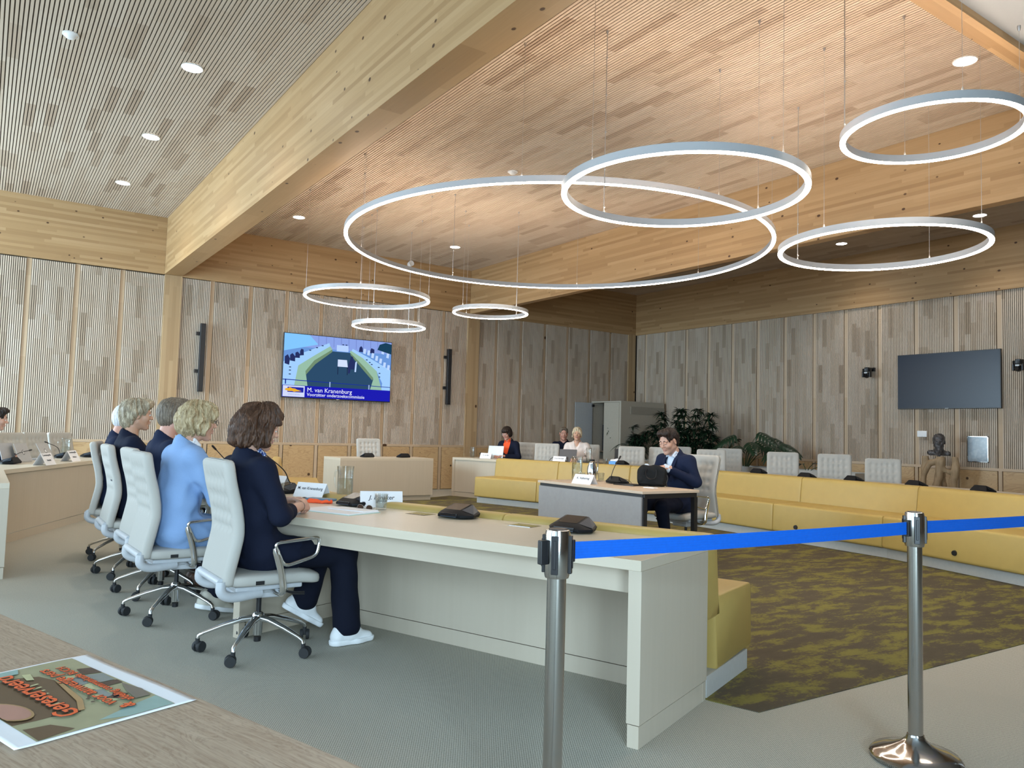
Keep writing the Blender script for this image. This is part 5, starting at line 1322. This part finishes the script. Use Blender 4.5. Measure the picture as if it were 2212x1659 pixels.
# glass ware
def lathe_glass(name,prof,t,m): return MB().lathe(prof,32).build(name,m,t,smooth=True)
def jug(label,x,y,z,h=.235,r=.058,water=.62,handle=0.,group='glass water jugs'):
    t=thing('water_jug',label,'jug',(x,y,z),handle,group); w=.0025
    lathe_glass('jug_glass',[(r*.96,0),(r,.004),(r*1.0,h*.8),(r*1.07,h-.004),(r*1.07,h),(r*1.05,h),(r-w,h*.8),(r*.96-w,.012),(.0,.012)],t,M['glass'])
    lathe_glass('water',[(0,.0125),(r*.96-w-.0008,.0128),(r-w-.0008,h*water),(0,h*water)],t,M['water'])
    MB().tube(bez([(r,0,h*.85),(r+.035,0,h*.84),(r+.045,0,h*.62),(r+.03,0,h*.35),(r,0,h*.30)],6),.006,10).build('handle',M['glass'],t,smooth=True)
    return t
def tumbler(label,x,y,z,h=.095,r=.040,water=.7,group='drinking glasses'):
    t=thing('drinking_glass',label,'glass',(x,y,z),0,group); w=.0022
    lathe_glass('glass',[(r*.72,0),(r*.76,.004),(r,h-.002),(r,h),(r-w,h),(r*.77-w,.014),(0,.012)],t,M['glass'])
    if water: lathe_glass('water',[(0,.0145),(r*.77-w-.0008,.0148),(r*(.77+.23*water)-w-.0008,h*water),(0,h*water)],t,M['water'])
    return t
jug('glass jug half full of water on the near desk, behind the black discussion unit',2.15,5.18,.74,.232,.056,.62,R(115))
g_=tumbler('drinking glass with dark lettering beside the name card on the near desk',2.084,4.436,.74,.098,.042,.72)
for i,ch in enumerate('gnodou'):
    a=R(-118+i*17-35); text_mesh('lettering',ch,.024,M['ink'],g_,Matrix.Translation((.0405*math.cos(a),.0405*math.sin(a),.058))@Matrix.Rotation(a+R(90),4,'Z')@Matrix.Rotation(R(84),4,'X'),extrude=.0001)
tumbler('drinking glass partly hidden by the jacket of the dark haired woman',1.80,5.55,.74)
jug('glass jug on the far left desk in front of an empty chair',1.0,12.35,.74,.25,.06,.55,R(200))
jug('glass jug beyond the woman in light blue',2.15,9.9,.74,.23,.055,.4,R(-30))
jug('small glass bottle at the far end of the right arm',7.93,12.85,.74,.20,.045,.5,R(90))
tumbler('small glass beside the bottle at the far end of the right arm',8.07,12.75,.74)
tumbler('small glass beside the tissue box',9.02,10.20,.74,.09,.045,.5)
jug('glass jug in front of the blonde woman',9.0,10.62,.74,.27,.05,.3,R(180))
# things on the hearing table
jug('tall glass water jug on the hearing table',5.43,6.60,.74,.26,.058,.72,R(60))
tumbler('drinking glass at the left on the hearing table',5.33,6.40,.74)
tumbler('drinking glass behind the name card on the hearing table',5.62,6.42,.74,.09,.04,.3)
t=thing('thermos_jug','shiny metal vacuum jug on the hearing table','vacuum jug',(5.54,6.48,.74))
MB().lathe([(.044,0),(.050,.01),(.055,.09),(.052,.14),(.036,.185),(.034,.205),(.038,.212),(.0,.214)],32).build('flask',M['chrome'],t,auto=60)
MB().lathe([(.028,.213),(.030,.232),(.0,.236)],24).build('lid',M['black'],t,auto=40)
MB().tube(bez([(.034,0,.20),(.075,0,.195),(.085,0,.14),(.07,0,.07),(.052,0,.06)],6),.008,10,flat=(1,.6)).build('handle',M['chrome'],t,auto=50)
def tent(label,x,y,rz,lines,w=.26,h=.095,d=.10,z=.74,size=.036,back=True,group='folded name cards',shear=0.):
    """folded card; local -y faces the reader"""
    t=thing('name_card',label,'name card',(x,y,z),rz,group)
    mb=MB(); q=.0006
    for s in (-1,1):
        a=(s*d/2,0.); mb.add([(-w/2,s*d/2,0),(w/2,s*d/2,0),(w/2,0,h),(-w/2,0,h),(-w/2,s*(d/2-q*3),0),(w/2,s*(d/2-q*3),0),(w/2,0,h-q*4),(-w/2,0,h-q*4)],[(0,1,2,3),(7,6,5,4),(0,3,7,4),(1,5,6,2),(0,4,5,1)])
    mb.build('card',M['paper'],t)
    tilt=math.atan2(h,d/2)
    n=len(lines)
    for i,l in enumerate(lines):
        f=.62-(i-(n-1)/2)*.42 if n>1 else .60
        zz=h*f; yy=-(d/2)*(1-f)
        text_mesh('lettering',l,size,M['ink'],t,Matrix.Translation((0,yy-.0011,zz))@Matrix.Rotation(tilt,4,'X'),'CENTER',extrude=.0001,bold=.0004,shear=shear)
        if back: text_mesh('lettering_rear',l,size,M['ink'],t,Matrix.Translation((0,-yy+.0011,zz))@Matrix.Rotation(PI,4,'Z')@Matrix.Rotation(tilt,4,'X'),'CENTER',extrude=.0001,bold=.0004,shear=shear)
    return t
tent('name card on the near desk right of the water jug, partly behind a glass',2.16,4.60,R(-20),['J. Pijnaker'],.27,.10,.085,size=.040,shear=.25)
tent('tilted name card on the near desk left of the water jug',2.00,5.42,R(-62),['M. van Kranenburg'],.27,.10,.10,size=.030)
tent('name card half hidden behind the jacket of the dark haired woman',2.02,6.30,R(-70),['D. Vrieling'],.27,.10,.10,size=.03)
tent('name card on the hearing table',5.12,6.10,R(-80),['K. Valkering'],.25,.095,.12,size=.034)
tent('name card in front of the woman in orange',7.98,12.42,R(-72),['H. van Rijn'],.27,.10,.08,size=.032,back=False)
tent('name card in front of the blonde woman',8.72,11.10,R(-70),['R. van Nimwegen'],.27,.095,.08,size=.028,back=False)
tent('left one of the two name cards on the far left desk',.62,10.02,R(65),['Commissiegriffie','Notulist'],.27,.13,.14,size=.032,back=False)
tent('right one of the two name cards on the far left desk',.95,10.95,R(65),['Commissiegriffie','Adviseur'],.27,.13,.14,size=.032,back=False)
# papers, pouch and sunglasses by the dark haired woman
t=thing('document_folder','open stack of white papers under the clasped hands on the near desk','papers',(1.83,4.44,.74),R(22))
MB().box((-.16,-.22,0),(.10,.22,.003)).build('cover',plain('mint_cover',(.45,.62,.55),.6),t)
MB().box((-.155,-.212,.003),(.095,.212,.009)).build('sheets',M['paper'],t); MB().box((-.02,-.20,.009),(.10,.10,.014)).build('notebook',M['paper'],t)
t=thing('pouch','blue and orange pouch on the near desk behind the papers','pouch',(1.90,4.98,.74),R(-55))
MB().box((-.10,-.045,.012),(.10,.045,.03)).build('tablet_sleeve',plain('slate_blue_cover',(.06,.16,.26),.5),t,bevel=.01)
f=Field((-.15,-.10,-.01),(.15,.10,.06),.004); f.cap((-.08,-.03,.012),(.09,-.02,.012),.014,.012,0); f.cap((-.05,-.05,.01),(.05,-.045,.01),.014,.010,.02); f.cap((-.09,-.02,.02),(-.04,-.05,.018),.012,.010,.01); f.cap((.05,-.055,.01),(.10,-.03,.02),.012,.01,.01); f.warp(WR(.003,90)); f.plane((0,0,.0005),(0,0,-1))
field_mesh('orange_cloth',[f],M['orange_c'],t)
MB().sphere((-.115,-.02,.018),.022,10,(1,1,.7)).build('dark_end',M['black'],t,smooth=True)
t=thing('sunglasses','folded wire sunglasses lying in front of the black discussion unit','glasses',(1.957,4.40,.74),R(-62))
M['amber']=plain('amber_lens',(.05,.022,.012),.1)
for s in (-1,1):
    mb=MB(); mb.tube([(s*.034+.024*math.cos(2*PI*k/24),.004,.020+.017*math.sin(2*PI*k/24)) for k in range(24)],.0012,6,closed=True); mb.build('rim',M['wire'],t,auto=50)
    mb=MB(); mb.add([(s*.034+.0232*math.cos(2*PI*k/24),.004+dy,.020+.0162*math.sin(2*PI*k/24)) for dy in (-.0006,.0006) for k in range(24)],[tuple(range(23,-1,-1)),tuple(range(24,48))]); mb.build('lens',M['amber'],t)
    MB().tube([(s*.058,.004,.024),(s*.062,.02,.022),(s*.03,.045,.010),(s*-.03,.06,.004)],.0013,6).build('temple',M['wire'],t,auto=50)
MB().tube([(-.010,.004,.024),(0,.004,.029),(.010,.004,.024)],.0013,6).build('bridge',M['wire'],t,auto=50)
# laptops
def laptop(label,x,y,rz,col,w=.32,d=.22,open_=105,z=.74,logo=None,group='open laptops'):
    """local -x is the user side"""
    t=thing('laptop',label,'laptop',(x,y,z),rz,group)
    MB().box((-d,-w/2,.0),(0,w/2,.014)).build('base',col,t,bevel=.003); MB().box((-d*.60,-w*.44,.0135),(-d*.1,w*.44,.0148)).build('keyboard',M['black'],t)
    mb=MB(); mb.M=Matrix.Translation((0,0,.012))@Matrix.Rotation(R(180-open_),4,'Y'); mb.box((-d,-w/2,-.004),(0,w/2,.004)); l=mb.build('screen_lid',col,t,bevel=.003)
    mb=MB(); mb.M=Matrix.Translation((0,0,.012))@Matrix.Rotation(R(180-open_),4,'Y'); mb.box((-d+.008,-w/2+.008,-.0046),(-.012,w/2-.008,-.0038)); mb.build('display',M['black_g'],l)
    if logo:
        mb=MB(); mb.M=Matrix.Translation((0,0,.012))@Matrix.Rotation(R(180-open_),4,'Y')@Matrix.Translation((-d*.5,0,.0)); mb.lathe([(.030,.0040),(.030,.0048),(.0,.0048)],24); mb.build('sticker_ring',M['black'],l)
        mb=MB(); mb.M=Matrix.Translation((0,0,.012))@Matrix.Rotation(R(180-open_),4,'Y')@Matrix.Translation((-d*.5,0,.0)); mb.lathe([(.022,.0048),(.022,.0053),(.0,.0053)],24); mb.build('sticker',M['white_pl'],l)
    return t
M['alu']=plain('silver_laptop',(.50,.50,.50),.35,.3); M['dklap']=plain('dark_laptop',(.07,.06,.058),.4)
laptop('silver laptop at the left edge in front of the young man',.30,10.45,R(-25),M['alu'])
laptop('open silver laptop with a round sticker, left of the far left name cards',.47,10.62,R(-25),M['alu'],logo=1,open_=112)
laptop('open silver laptop before the middle empty chair at far left',.74,11.25,R(-25),M['alu'],logo=1,open_=118)
laptop('silver laptop in front of the woman in orange',8.18,12.42,R(205),M['alu'],.34,.23,100)
laptop('dark laptop in front of the blonde woman',8.80,10.98,R(212),M['dklap'],.33,.22,102)
laptop('black laptop on the second row desk right of the blonde woman',10.05,10.85,R(212),M['black'],.36,.24,100)
laptop('black laptop on the second row desk behind the empty chair',9.75,13.2,R(205),M['black'],.34,.23,100)
t=thing('tissue_box','blue box with white tissues on the right desk','tissue box',(9.12,10.02,.74),R(20))
MB().box((-.06,-.12,0),(.06,.12,.055)).build('box',plain('blue_card',(.12,.35,.75),.5),t,bevel=.003)
f=Field((-.08,-.13,.03),(.08,.13,.15),.005); f.ell((0,-.02,.06),(.045,.08,.045),0); f.ell((0,.06,.06),(.04,.06,.03),.03); f.warp(WR(.008,70)); f.plane((0,0,.055),(0,0,-1)); field_mesh('tissue',[f],M['paper'],t)
t=thing('eye_glasses_frame','dark bent cable loop behind the name card of the blonde woman','cable',(8.85,11.45,.74))
MB().tube(bez([(-.10,0,.004),(-.03,.02,.05),(.03,-.02,.055),(.08,0,.004)],6),.005,8).build('cable',M['black'],t,auto=50)
# hearing table microphone, bag, laptop
mic_unit('gooseneck microphone unit on the hearing table',5.50,6.02,R(180),neck=[(5.44,6.06,.80),(5.50,6.08,.90),(5.61,6.12,1.0)],group='hearing table microphone')
t=thing('briefcase','black fabric briefcase standing on the hearing table in front of the man','bag',(5.61,5.63,.74),R(-52)); t.scale=(.84,.9,.9)
M['bagc']=cloth_mat('black_nylon',(.012,.013,.014),.2,.7,120.)
f=Field((-.22,-.14,-.01),(.22,.14,.30),.006); f.cap((-.12,0,.06),(.12,0,.06),.062,.062,0,sc=(1,.9,1)); f.cap((-.125,-.005,.15),(.125,-.005,.15),.055,.055,.06); f.cap((-.10,-.01,.20),(.08,-.01,.205),.032,.03,.06); f.warp(WR(.006,40)); f.plane((0,0,.001),(0,0,-1)); f.plane((-.165,0,0),(-1,0,-.12)); f.plane((.165,0,0),(1,0,-.12))
field_mesh('bag_body',[f],M['bagc'],t)
MB().tube(bez([(-.06,-.062,.19),(-.065,-.085,.14),(-.045,-.09,.10),(.0,-.092,.085),(.045,-.09,.10),(.06,-.085,.14),(.055,-.062,.19)],6),.008,8,flat=(1.4,.7)).build('carry_handle',M['black'],t,auto=50)
MB().box((-.14,-.068,.03),(.14,-.058,.13)).build('front_pocket',M['bagc'],t,bevel=.01)
MB().tube(bez([(.15,0,.17),(.185,-.02,.10),(.17,-.03,.04),(.18,-.01,.01)],6),.008,8).build('shoulder_strap',M['black'],t,auto=50)
t=thing('tablet','black closed tablet lying on the hearing table','tablet',(5.47,5.82,.74),R(8)); MB().box((-.09,-.13,0),(.09,.13,.012)).build('tablet_case',M['black'],t,bevel=.004)
t=thing('note_card','small white card at the table edge below the bag','card',(5.42,5.46,.74),R(10)); MB().box((-.035,-.06,0),(.035,.06,.006)).build('card',M['paper'],t)
t=thing('cable','thin black cable loops beside the hearing table microphone','cable',(5.60,6.12,.74)); MB().tube(bez([(-.08,.06,.004),(-.02,.10,.05),(.05,.06,.055),(.02,.0,.01),(.08,-.04,.04),(.10,-.10,.004)],6),.003,6).build('cord',M['black'],t,auto=50)

# ================================================================== cabinet, planter, plants, bust
t=thing('cupboard','tall beige cupboard in the far corner, one door open','cupboard',(12.216,13.30,0))
M['cup']=plain('beige_board',(.44,.40,.325),.6); M['cupi']=plain('cupboard_inside',(.16,.115,.075),.7); M['door_l']=plain('grey_door_face',(.40,.42,.43),.5)
H=2.05; w=1.40; d=1.05
for a,b,nm in (((0,0,H-.03),(w,d,H),'top_panel'),((0,0,.08),(w,d,.11),'bottom_panel'),((.04,0,.11),(w,.025,H-.03),'side_panel'),((.04,d-.025,.11),(w,d,H-.03),'side_panel'),((w-.02,.025,.11),(w,d-.025,H-.03),'rear_panel'),((0,0,0),(w,d,.08),'plinth')):
    MB().box(a,b).build(nm,M['cup'] if nm!='rear_panel' else M['cupi'],t)
MB().box((.0,.0,.11),(.04,.06,H-.03)).build('corner_post',M['cup'],t); MB().box((.30,-.012,H-.30),(w,.0,H-.12)).build('recess_shade_strip',plain('beige_shade',(.33,.30,.245),.6),t)  # raised strip; the shade of a recess is put into its darker beige
MB().box((-.012,.06,.12),(.01,.58,H-.035)).build('door',M['cup'],t,bevel=.002)
mb=MB(); mb.M=TR((0,d-.02,0),R(178)); mb.box((0,0,.12),(.52,.02,H-.035)); o=mb.build('door',M['door_l'],t,bevel=.002)
MB().box((-.54,d-.03,.95),(-.50,d-.02,1.1)).build('door_handle',M['black'],o)
for z in (.45,1.95): MB().box((-.03,d-.075,z-.03),(.03,d-.03,z+.03)).build('hinge',M['blackm'],o)
MB().box((.05,.60,.85),(w-.05,d-.03,.87)).build('shelf',M['cupi'],t)
M['crate']=plain('dark_crate',(.01,.01,.015),.5); M['bot']=plain('pale_bottle_label',(.35,.45,.75),.4)
o=thing('bottle_rack','dark rack of bottles inside the open cupboard','bottle rack',(12.50,14.02,.87)); MB().box((-.12,-.12,0),(.35,.10,.62)).build('rack',M['crate'],o)
for k in range(4): MB().cyl((-.135,-.06,.08+.12*k),(-.115,-.06,.08+.12*k),.045,14).build('bottle_cap',M['bot'],o,auto=40)
t=thing('planter','long low pale planter box behind the second row','planter',(12.60,10.3,0))
mb=MB()
for a,b in (((-.28,-2.75,0),(-.25,2.9,.71)),((.25,-2.75,0),(.28,2.9,.71)),((-.25,-2.75,0),(.25,-2.72,.71)),((-.25,2.87,0),(.25,2.9,.71))): mb.box(a,b)
mb.build('box',M['plinth'],t); MB().box((-.25,-2.72,.02),(.25,2.87,.60)).build('soil',plain('potting_soil',(.02,.014,.01),.9),t)
def leafmat(n,a,b):
    nb=NB(n); f=nb.noise(nb.pos(True),6.,2); return nb.out(nb.mix(f,a,b),.38,0,.5)
M['leaf_d']=leafmat('leaf_dark',(.008,.022,.012),(.018,.05,.022)); M['leaf_m']=leafmat('leaf_mid',(.012,.05,.016),(.03,.10,.03)); M['stem']=leafmat('stem_green',(.035,.06,.02),(.06,.08,.03)); M['stem_b']=leafmat('stem_brown',(.04,.03,.018),(.07,.05,.03))
def blade(mb,p,d,L,w,droop,n=6):
    d=Vector(d).normalized(); sd=d.cross(Vector((0,0,1))); sd=sd.normalized() if sd.length>1e-3 else Vector((1,0,0)); P=Vector(p); vs=[]
    for i in range(n+1):
        f=i/n; ww=w*math.sin(PI*min(1,.12+.88*f))**.8*(1-f*.15); c=P+d*(L*f)+Vector((0,0,-droop*L*f*f)); up=Vector((0,0,1))
        vs+=[tuple(c-sd*ww/2+up*ww*.12),tuple(c-up*ww*.05),tuple(c+sd*ww/2+up*ww*.12)]
    fs=[]
    for i in range(n):
        for k in (0,1): a=i*3+k; fs.append((a,a+1,a+4,a+3))
    mb.add(vs,fs)
def dracaena(label,x,y,z0,stems,seed,m='leaf_d'):
    rnd=random.Random(seed); t=thing('dracaena_plant',label,'plant',(x,y,z0),0,'planter plants')
    lf=MB(); 
    for sx,sy,h,lean in stems:
        top=Vector((sx+lean[0],sy+lean[1],h)); MB().tube(bez([(sx*.3,sy*.5,-.02),(sx*.7,sy*.8,h*.5),tuple(top)],6),[.013]*7+[.009]*6,7).build('stem',M['stem_b'],t,auto=50)
        for j in range(7):
            c=Vector((sx*.6+(top.x-sx*.6)*(.36+.64*j/6)+rnd.uniform(-.10,.10),sy*.75+(top.y-sy*.75)*(.36+.64*j/6)+rnd.uniform(-.13,.13),h*(.36+.64*j/6)))
            for q in range(32):
                a=rnd.uniform(0,2*PI); e=rnd.uniform(-.15,1.0); blade(lf,c,(math.cos(a),math.sin(a),e),rnd.uniform(.15,.26),.042,rnd.uniform(.25,.8))
    lf.build('leaves',M[m],t,smooth=True); return t
dracaena('dark leafy dracaena right of the cupboard, left of the big bush',12.55,13.05,.60,[(-.05,-.2,.72,(0,-.05)),(.05,.15,.85,(0,.15)),(-.02,.40,.90,(-.1,.25)),(.0,.05,.62,(-.1,0))],3)
dracaena('big dark dracaena bush behind the head of the man in the suit',12.60,11.7,.60,[(0,.55,1.14,(0,.1)),(.05,.25,1.22,(0,0)),(-.05,-.05,1.20,(0,.05)),(0,-.35,1.22,(0,-.05)),(.05,-.65,1.12,(0,-.1)),(-.08,.75,.85,(0,.15)),(-.08,-.75,.75,(-.05,-.12)),(-.1,.1,.8,(-.1,0)),(-.1,-.4,.78,(-.1,0))],5)
def lobed(mb,c,d,nrm,s,rnd):
    """one deeply cut philodendron leaf"""
    d=Vector(d).normalized(); nrm=Vector(nrm); nrm=(nrm-d*nrm.dot(d)).normalized(); sd=d.cross(nrm); C=Vector(c)
    for i in range(7):
        f=i/6; base=C+d*(s*.75*f)-nrm*(s*.25*f*f); L=s*(.55-.30*f)*(1 if i else .75)
        for q in (-1,1):
            dr=(sd*q*(1.05-.55*f)+d*(.25+.9*f)).normalized(); vs=[];n=5
            for k in range(n+1):
                g=k/n; w=s*.135*math.sin(PI*min(1,.25+.75*g))**.7; p=base+dr*(L*g)-nrm*(L*.55*g*g); x=dr.cross(nrm)
                vs+=[tuple(p-x*w/2),tuple(p+x*w/2)]
            mb.add(vs,[(2*k,2*k+1,2*k+3,2*k+2) for k in range(n)])
def philo(label,x,y,z0,leaves,seed,m='leaf_d'):
    rnd=random.Random(seed); t=thing('philodendron_plant',label,'plant',(x,y,z0),0,'planter plants'); lf=MB(); st=MB()
    for (a,r,h,s) in leaves:
        a=R(a); e=Vector((math.cos(a)*r,math.sin(a)*r,h)); st.tube(bez([(0,0,-.02),(e.x*.4,e.y*.4,h*.65),tuple(e)],6),[.009]*7+[.005]*6,6)
        lobed(lf,e,(math.cos(a)*.8,math.sin(a)*.8,-.25),(-.45,-.25,.8),s,rnd)
    st.build('stems',M['stem'],t,smooth=True); lf.build('leaves',M[m],t,smooth=True); return t
philo('tall philodendron with deeply cut leaves right of the big bush',12.55,10.05,.60,[(-60,.50,.66,.46),(-95,.62,.50,.46),(-80,.30,.76,.42),(-110,.80,.36,.42),(80,.25,.62,.42),(120,.45,.50,.42),(-20,.35,.48,.42),(200,.35,.50,.40),(-130,.5,.58,.40),(95,.5,.58,.42),(-75,.75,.55,.44),(150,.2,.70,.40),(-100,.35,.6,.42)],2)
philo('lower philodendron between the big bush and the tall one',12.45,10.85,.60,[(-60,.25,.40,.34),(60,.30,.38,.34),(180,.25,.36,.34),(-120,.3,.30,.32),(120,.4,.3,.32),(0,.2,.45,.3)],4)
def broad(label,x,y,z0,leaves,m='leaf_m'):
    t=thing('broadleaf_plant',label,'plant',(x,y,z0),0,'planter plants'); lf=MB(); st=MB()
    for a,r,h,L,w,dr in leaves:
        a=R(a); e=(math.cos(a)*r,math.sin(a)*r,h); st.tube(bez([(0,0,-.02),(e[0]*.35,e[1]*.35,h*.6),e],5),.007,6); blade(lf,e,(math.cos(a),math.sin(a),1.2-dr),L,w,dr*.6,9)
    st.build('stems',M['stem'],t,smooth=True); lf.build('leaves',M[m],t,smooth=True); return t
broad('plant with a few long broad leaves in front of the cupboard',12.45,13.0,.60,[(125,.28,.45,.36,.085,1.1),(-60,.12,.50,.46,.12,.25),(-70,.30,.42,.36,.07,.9)])
broad('low broad leaved plant at the right end of the planter',12.55,8.65,.60,[(-100,.15,.22,.30,.10,.9),(-80,.30,.20,.30,.10,1.2),(-60,.35,.10,.32,.10,1.3),(60,.12,.20,.25,.10,.9),(-110,.3,.02,.25,.09,1.0)],'leaf_d')
broad('green bush low behind the chairs, below the big dracaena',12.45,11.55,.60,[(a*51,.18+.05*(a%3),.22+.08*(a%4),.30,.13,.7) for a in range(14)])
# bust on driftwood
t=thing('bust','dark bronze bust of a head standing on a driftwood pedestal','sculpture',(13.20,6.59,1.045),R(207))
nb=NB('bronze'); f=nb.noise(nb.pos(True),26.,4); nb.bump(f,.01,.6); M['bronze']=nb.out(nb.ramp(f,[(.35,(.05,.045,.045)),(.6,(.12,.11,.11)),(.75,(.20,.20,.21))]),.5,.35)
f=Field((-.25,-.26,-.02),(.24,.26,.42),.006); F=frame((0,0,.245),0,4,0,1.06); head_prims(f,F); f.ell((-.02,0,.04),(.105,.086,.088),.01,F=F); f.ell((.075,0,-.07),(.03,.045,.03),.02,F=F)
f.cap((-.03,-.13,.055),(-.03,.13,.045),.045,.045,.06); f.cap((.0,0,.03),(.03,0,.09),.06,.055,.05); f.warp(WR(.004,55)); f.plane((0,0,.012),(0,0,-1)); field_mesh('bust_head',[f],M['bronze'],t)
MB().box((-.02,-.02,0),(.02,.02,.05)).build('mounting_pin',M['blackm'],t)
t=thing('driftwood_pedestal','pale twisted driftwood pedestal under the bronze bust','pedestal',(13.20,6.59,0),R(207))
nb=NB('driftwood'); s=nb.sep(nb.pos(True)); f=nb.noise(nb.comb(nb.math('MULTIPLY',s[0],30.),nb.math('MULTIPLY',s[1],30.),nb.math('MULTIPLY',s[2],5.)),1.,4); nb.bump(f,.008,.5); M['drift']=nb.out(nb.mix(f,(.22,.135,.07),(.50,.37,.23)),.6,0,.3)
f=Field((-.30,-.32,-.01),(.30,.32,1.12),.009)
for P,r in (([(.02,-.30,0),(.03,-.14,.35),(.02,-.02,.62),(.03,.02,.95),(.0,.02,1.03)],(.055,.045,.055,.07,.045)),([(.06,.20,0),(.05,.23,.35),(.03,.20,.60),(.04,.24,.82),(.0,.225,1.05)],(.05,.045,.055,.06,.035)),
   ([(-.08,-.26,0),(-.03,-.25,.35),(-.02,-.23,.7),(-.04,-.20,.98),(-.03,-.20,1.03)],(.045,.038,.042,.05,.035)),([(.02,-.02,.96),(.03,-.13,.92),(.0,-.22,.74)],(.05,.042,.03)),([(-.12,.05,0),(-.10,.07,.5),(-.06,.02,.95)],(.05,.04,.05)),([(.03,.02,.95),(-.06,.02,.95)],(.06,.055)),([(-.06,.02,.93),(-.04,-.20,.93)],(.04,.035)),([(.05,.02,.86),(.05,.12,.80),(.04,.22,.78)],(.035,.03,.03)),([(.03,.05,.10),(-.1,.1,.08),(.06,.2,.1)],(.05,.05,.05)),([(.02,-.26,.08),(-.1,-.2,.07),(-.1,.05,.08)],(.05,.05,.05))):
    Q=bez(P,6); n=len(Q)
    for i in range(n-1):
        a=i/(n-1)*(len(r)-1); j=min(int(a),len(r)-2); q=a-j; r1=r[j]*(1-q)+r[j+1]*q; f.cap(Q[i],Q[i+1],r1,r1,.02)
f.warp(WR(.006,22)); f.plane((0,0,0),(0,0,-1)); f.plane((0,0,1.044),(0,0,1)); field_mesh('driftwood',[f],M['drift'],t)
sheet_text('heading','Gereserveerd',.076,.180,.053,.0008)
sheet_text('line','voor aanwezige pers',.081,.112,.034,.0004); sheet_text('ampersand','&',.046,.097,.034,.0008); sheet_text('line','afdeling communicatie BUCH',.079,.080,.0235,.0003)
# ================================================================== camera, light, world
cam=bpy.data.cameras.new('camera'); co=bpy.data.objects.new('camera',cam); COL.objects.link(co)
cam.sensor_width=36; cam.lens=1666.41*36/2212; cam.clip_start=.05
pi_,ro_,ya_=R(3.6109),R(1.5925),R(34.4697)
f=Vector((math.sin(ya_)*math.cos(pi_),math.cos(ya_)*math.cos(pi_),math.sin(pi_)))
r0=Vector((math.cos(ya_),-math.sin(ya_),0)); u0=r0.cross(f)
r=r0*math.cos(ro_)+u0*math.sin(ro_); u=-r0*math.sin(ro_)+u0*math.cos(ro_)
mw=Matrix((( r.x,u.x,-f.x,0),(r.y,u.y,-f.y,0),(r.z,u.z,-f.z,1.24),(0,0,0,1)))
co.matrix_world=mw; SC.camera=co
w=bpy.data.worlds.new('world'); SC.world=w; w.use_nodes=True
bg=w.node_tree.nodes['Background']; bg.inputs[0].default_value=(.62,.80,1.,1); bg.inputs[1].default_value=1.4
def area(name,loc,rot,sx,sy,power,col,spread=180):
    l=bpy.data.lights.new(name,'AREA'); l.shape='RECTANGLE'; l.size=sx; l.size_y=sy; l.energy=power; l.color=col; l.spread=R(spread)
    o=bpy.data.objects.new(name,l); COL.objects.link(o); o.location=loc; o.rotation_euler=rot; return o
DAY=(.62,.84,1.)
for k,(y0,y1,pw) in enumerate(((-1.2,2.1,70),(2.6,6.1,70),(6.6,10.1,90),(10.6,13.96,620))):
    area('daylight_left',(-4.19,(y0+y1)/2,2.4),(0,R(-90),0),3.7,y1-y0-.1,pw,DAY,150)
area('daylight_rear',(-1.6,-4.49,1.95),(R(90),0,0),2.2,3.2,520,DAY,150)
SC.view_settings.view_transform='Standard'; SC.view_settings.look='None'; SC.view_settings.gamma=1; SC.view_settings.use_curve_mapping=False
SC.view_settings.exposure=0.08
SC.cycles.max_bounces=8; SC.cycles.diffuse_bounces=5; SC.cycles.glossy_bounces=4; SC.cycles.transmission_bounces=8
SC.cycles.caustics_reflective=False; SC.cycles.caustics_refractive=False; SC.cycles.sample_clamp_indirect=6
SC.cycles.use_denoising=True
try: SC.cycles.denoiser='OPENIMAGEDENOISE'
except Exception: pass
SC.cycles.transparent_max_bounces=16
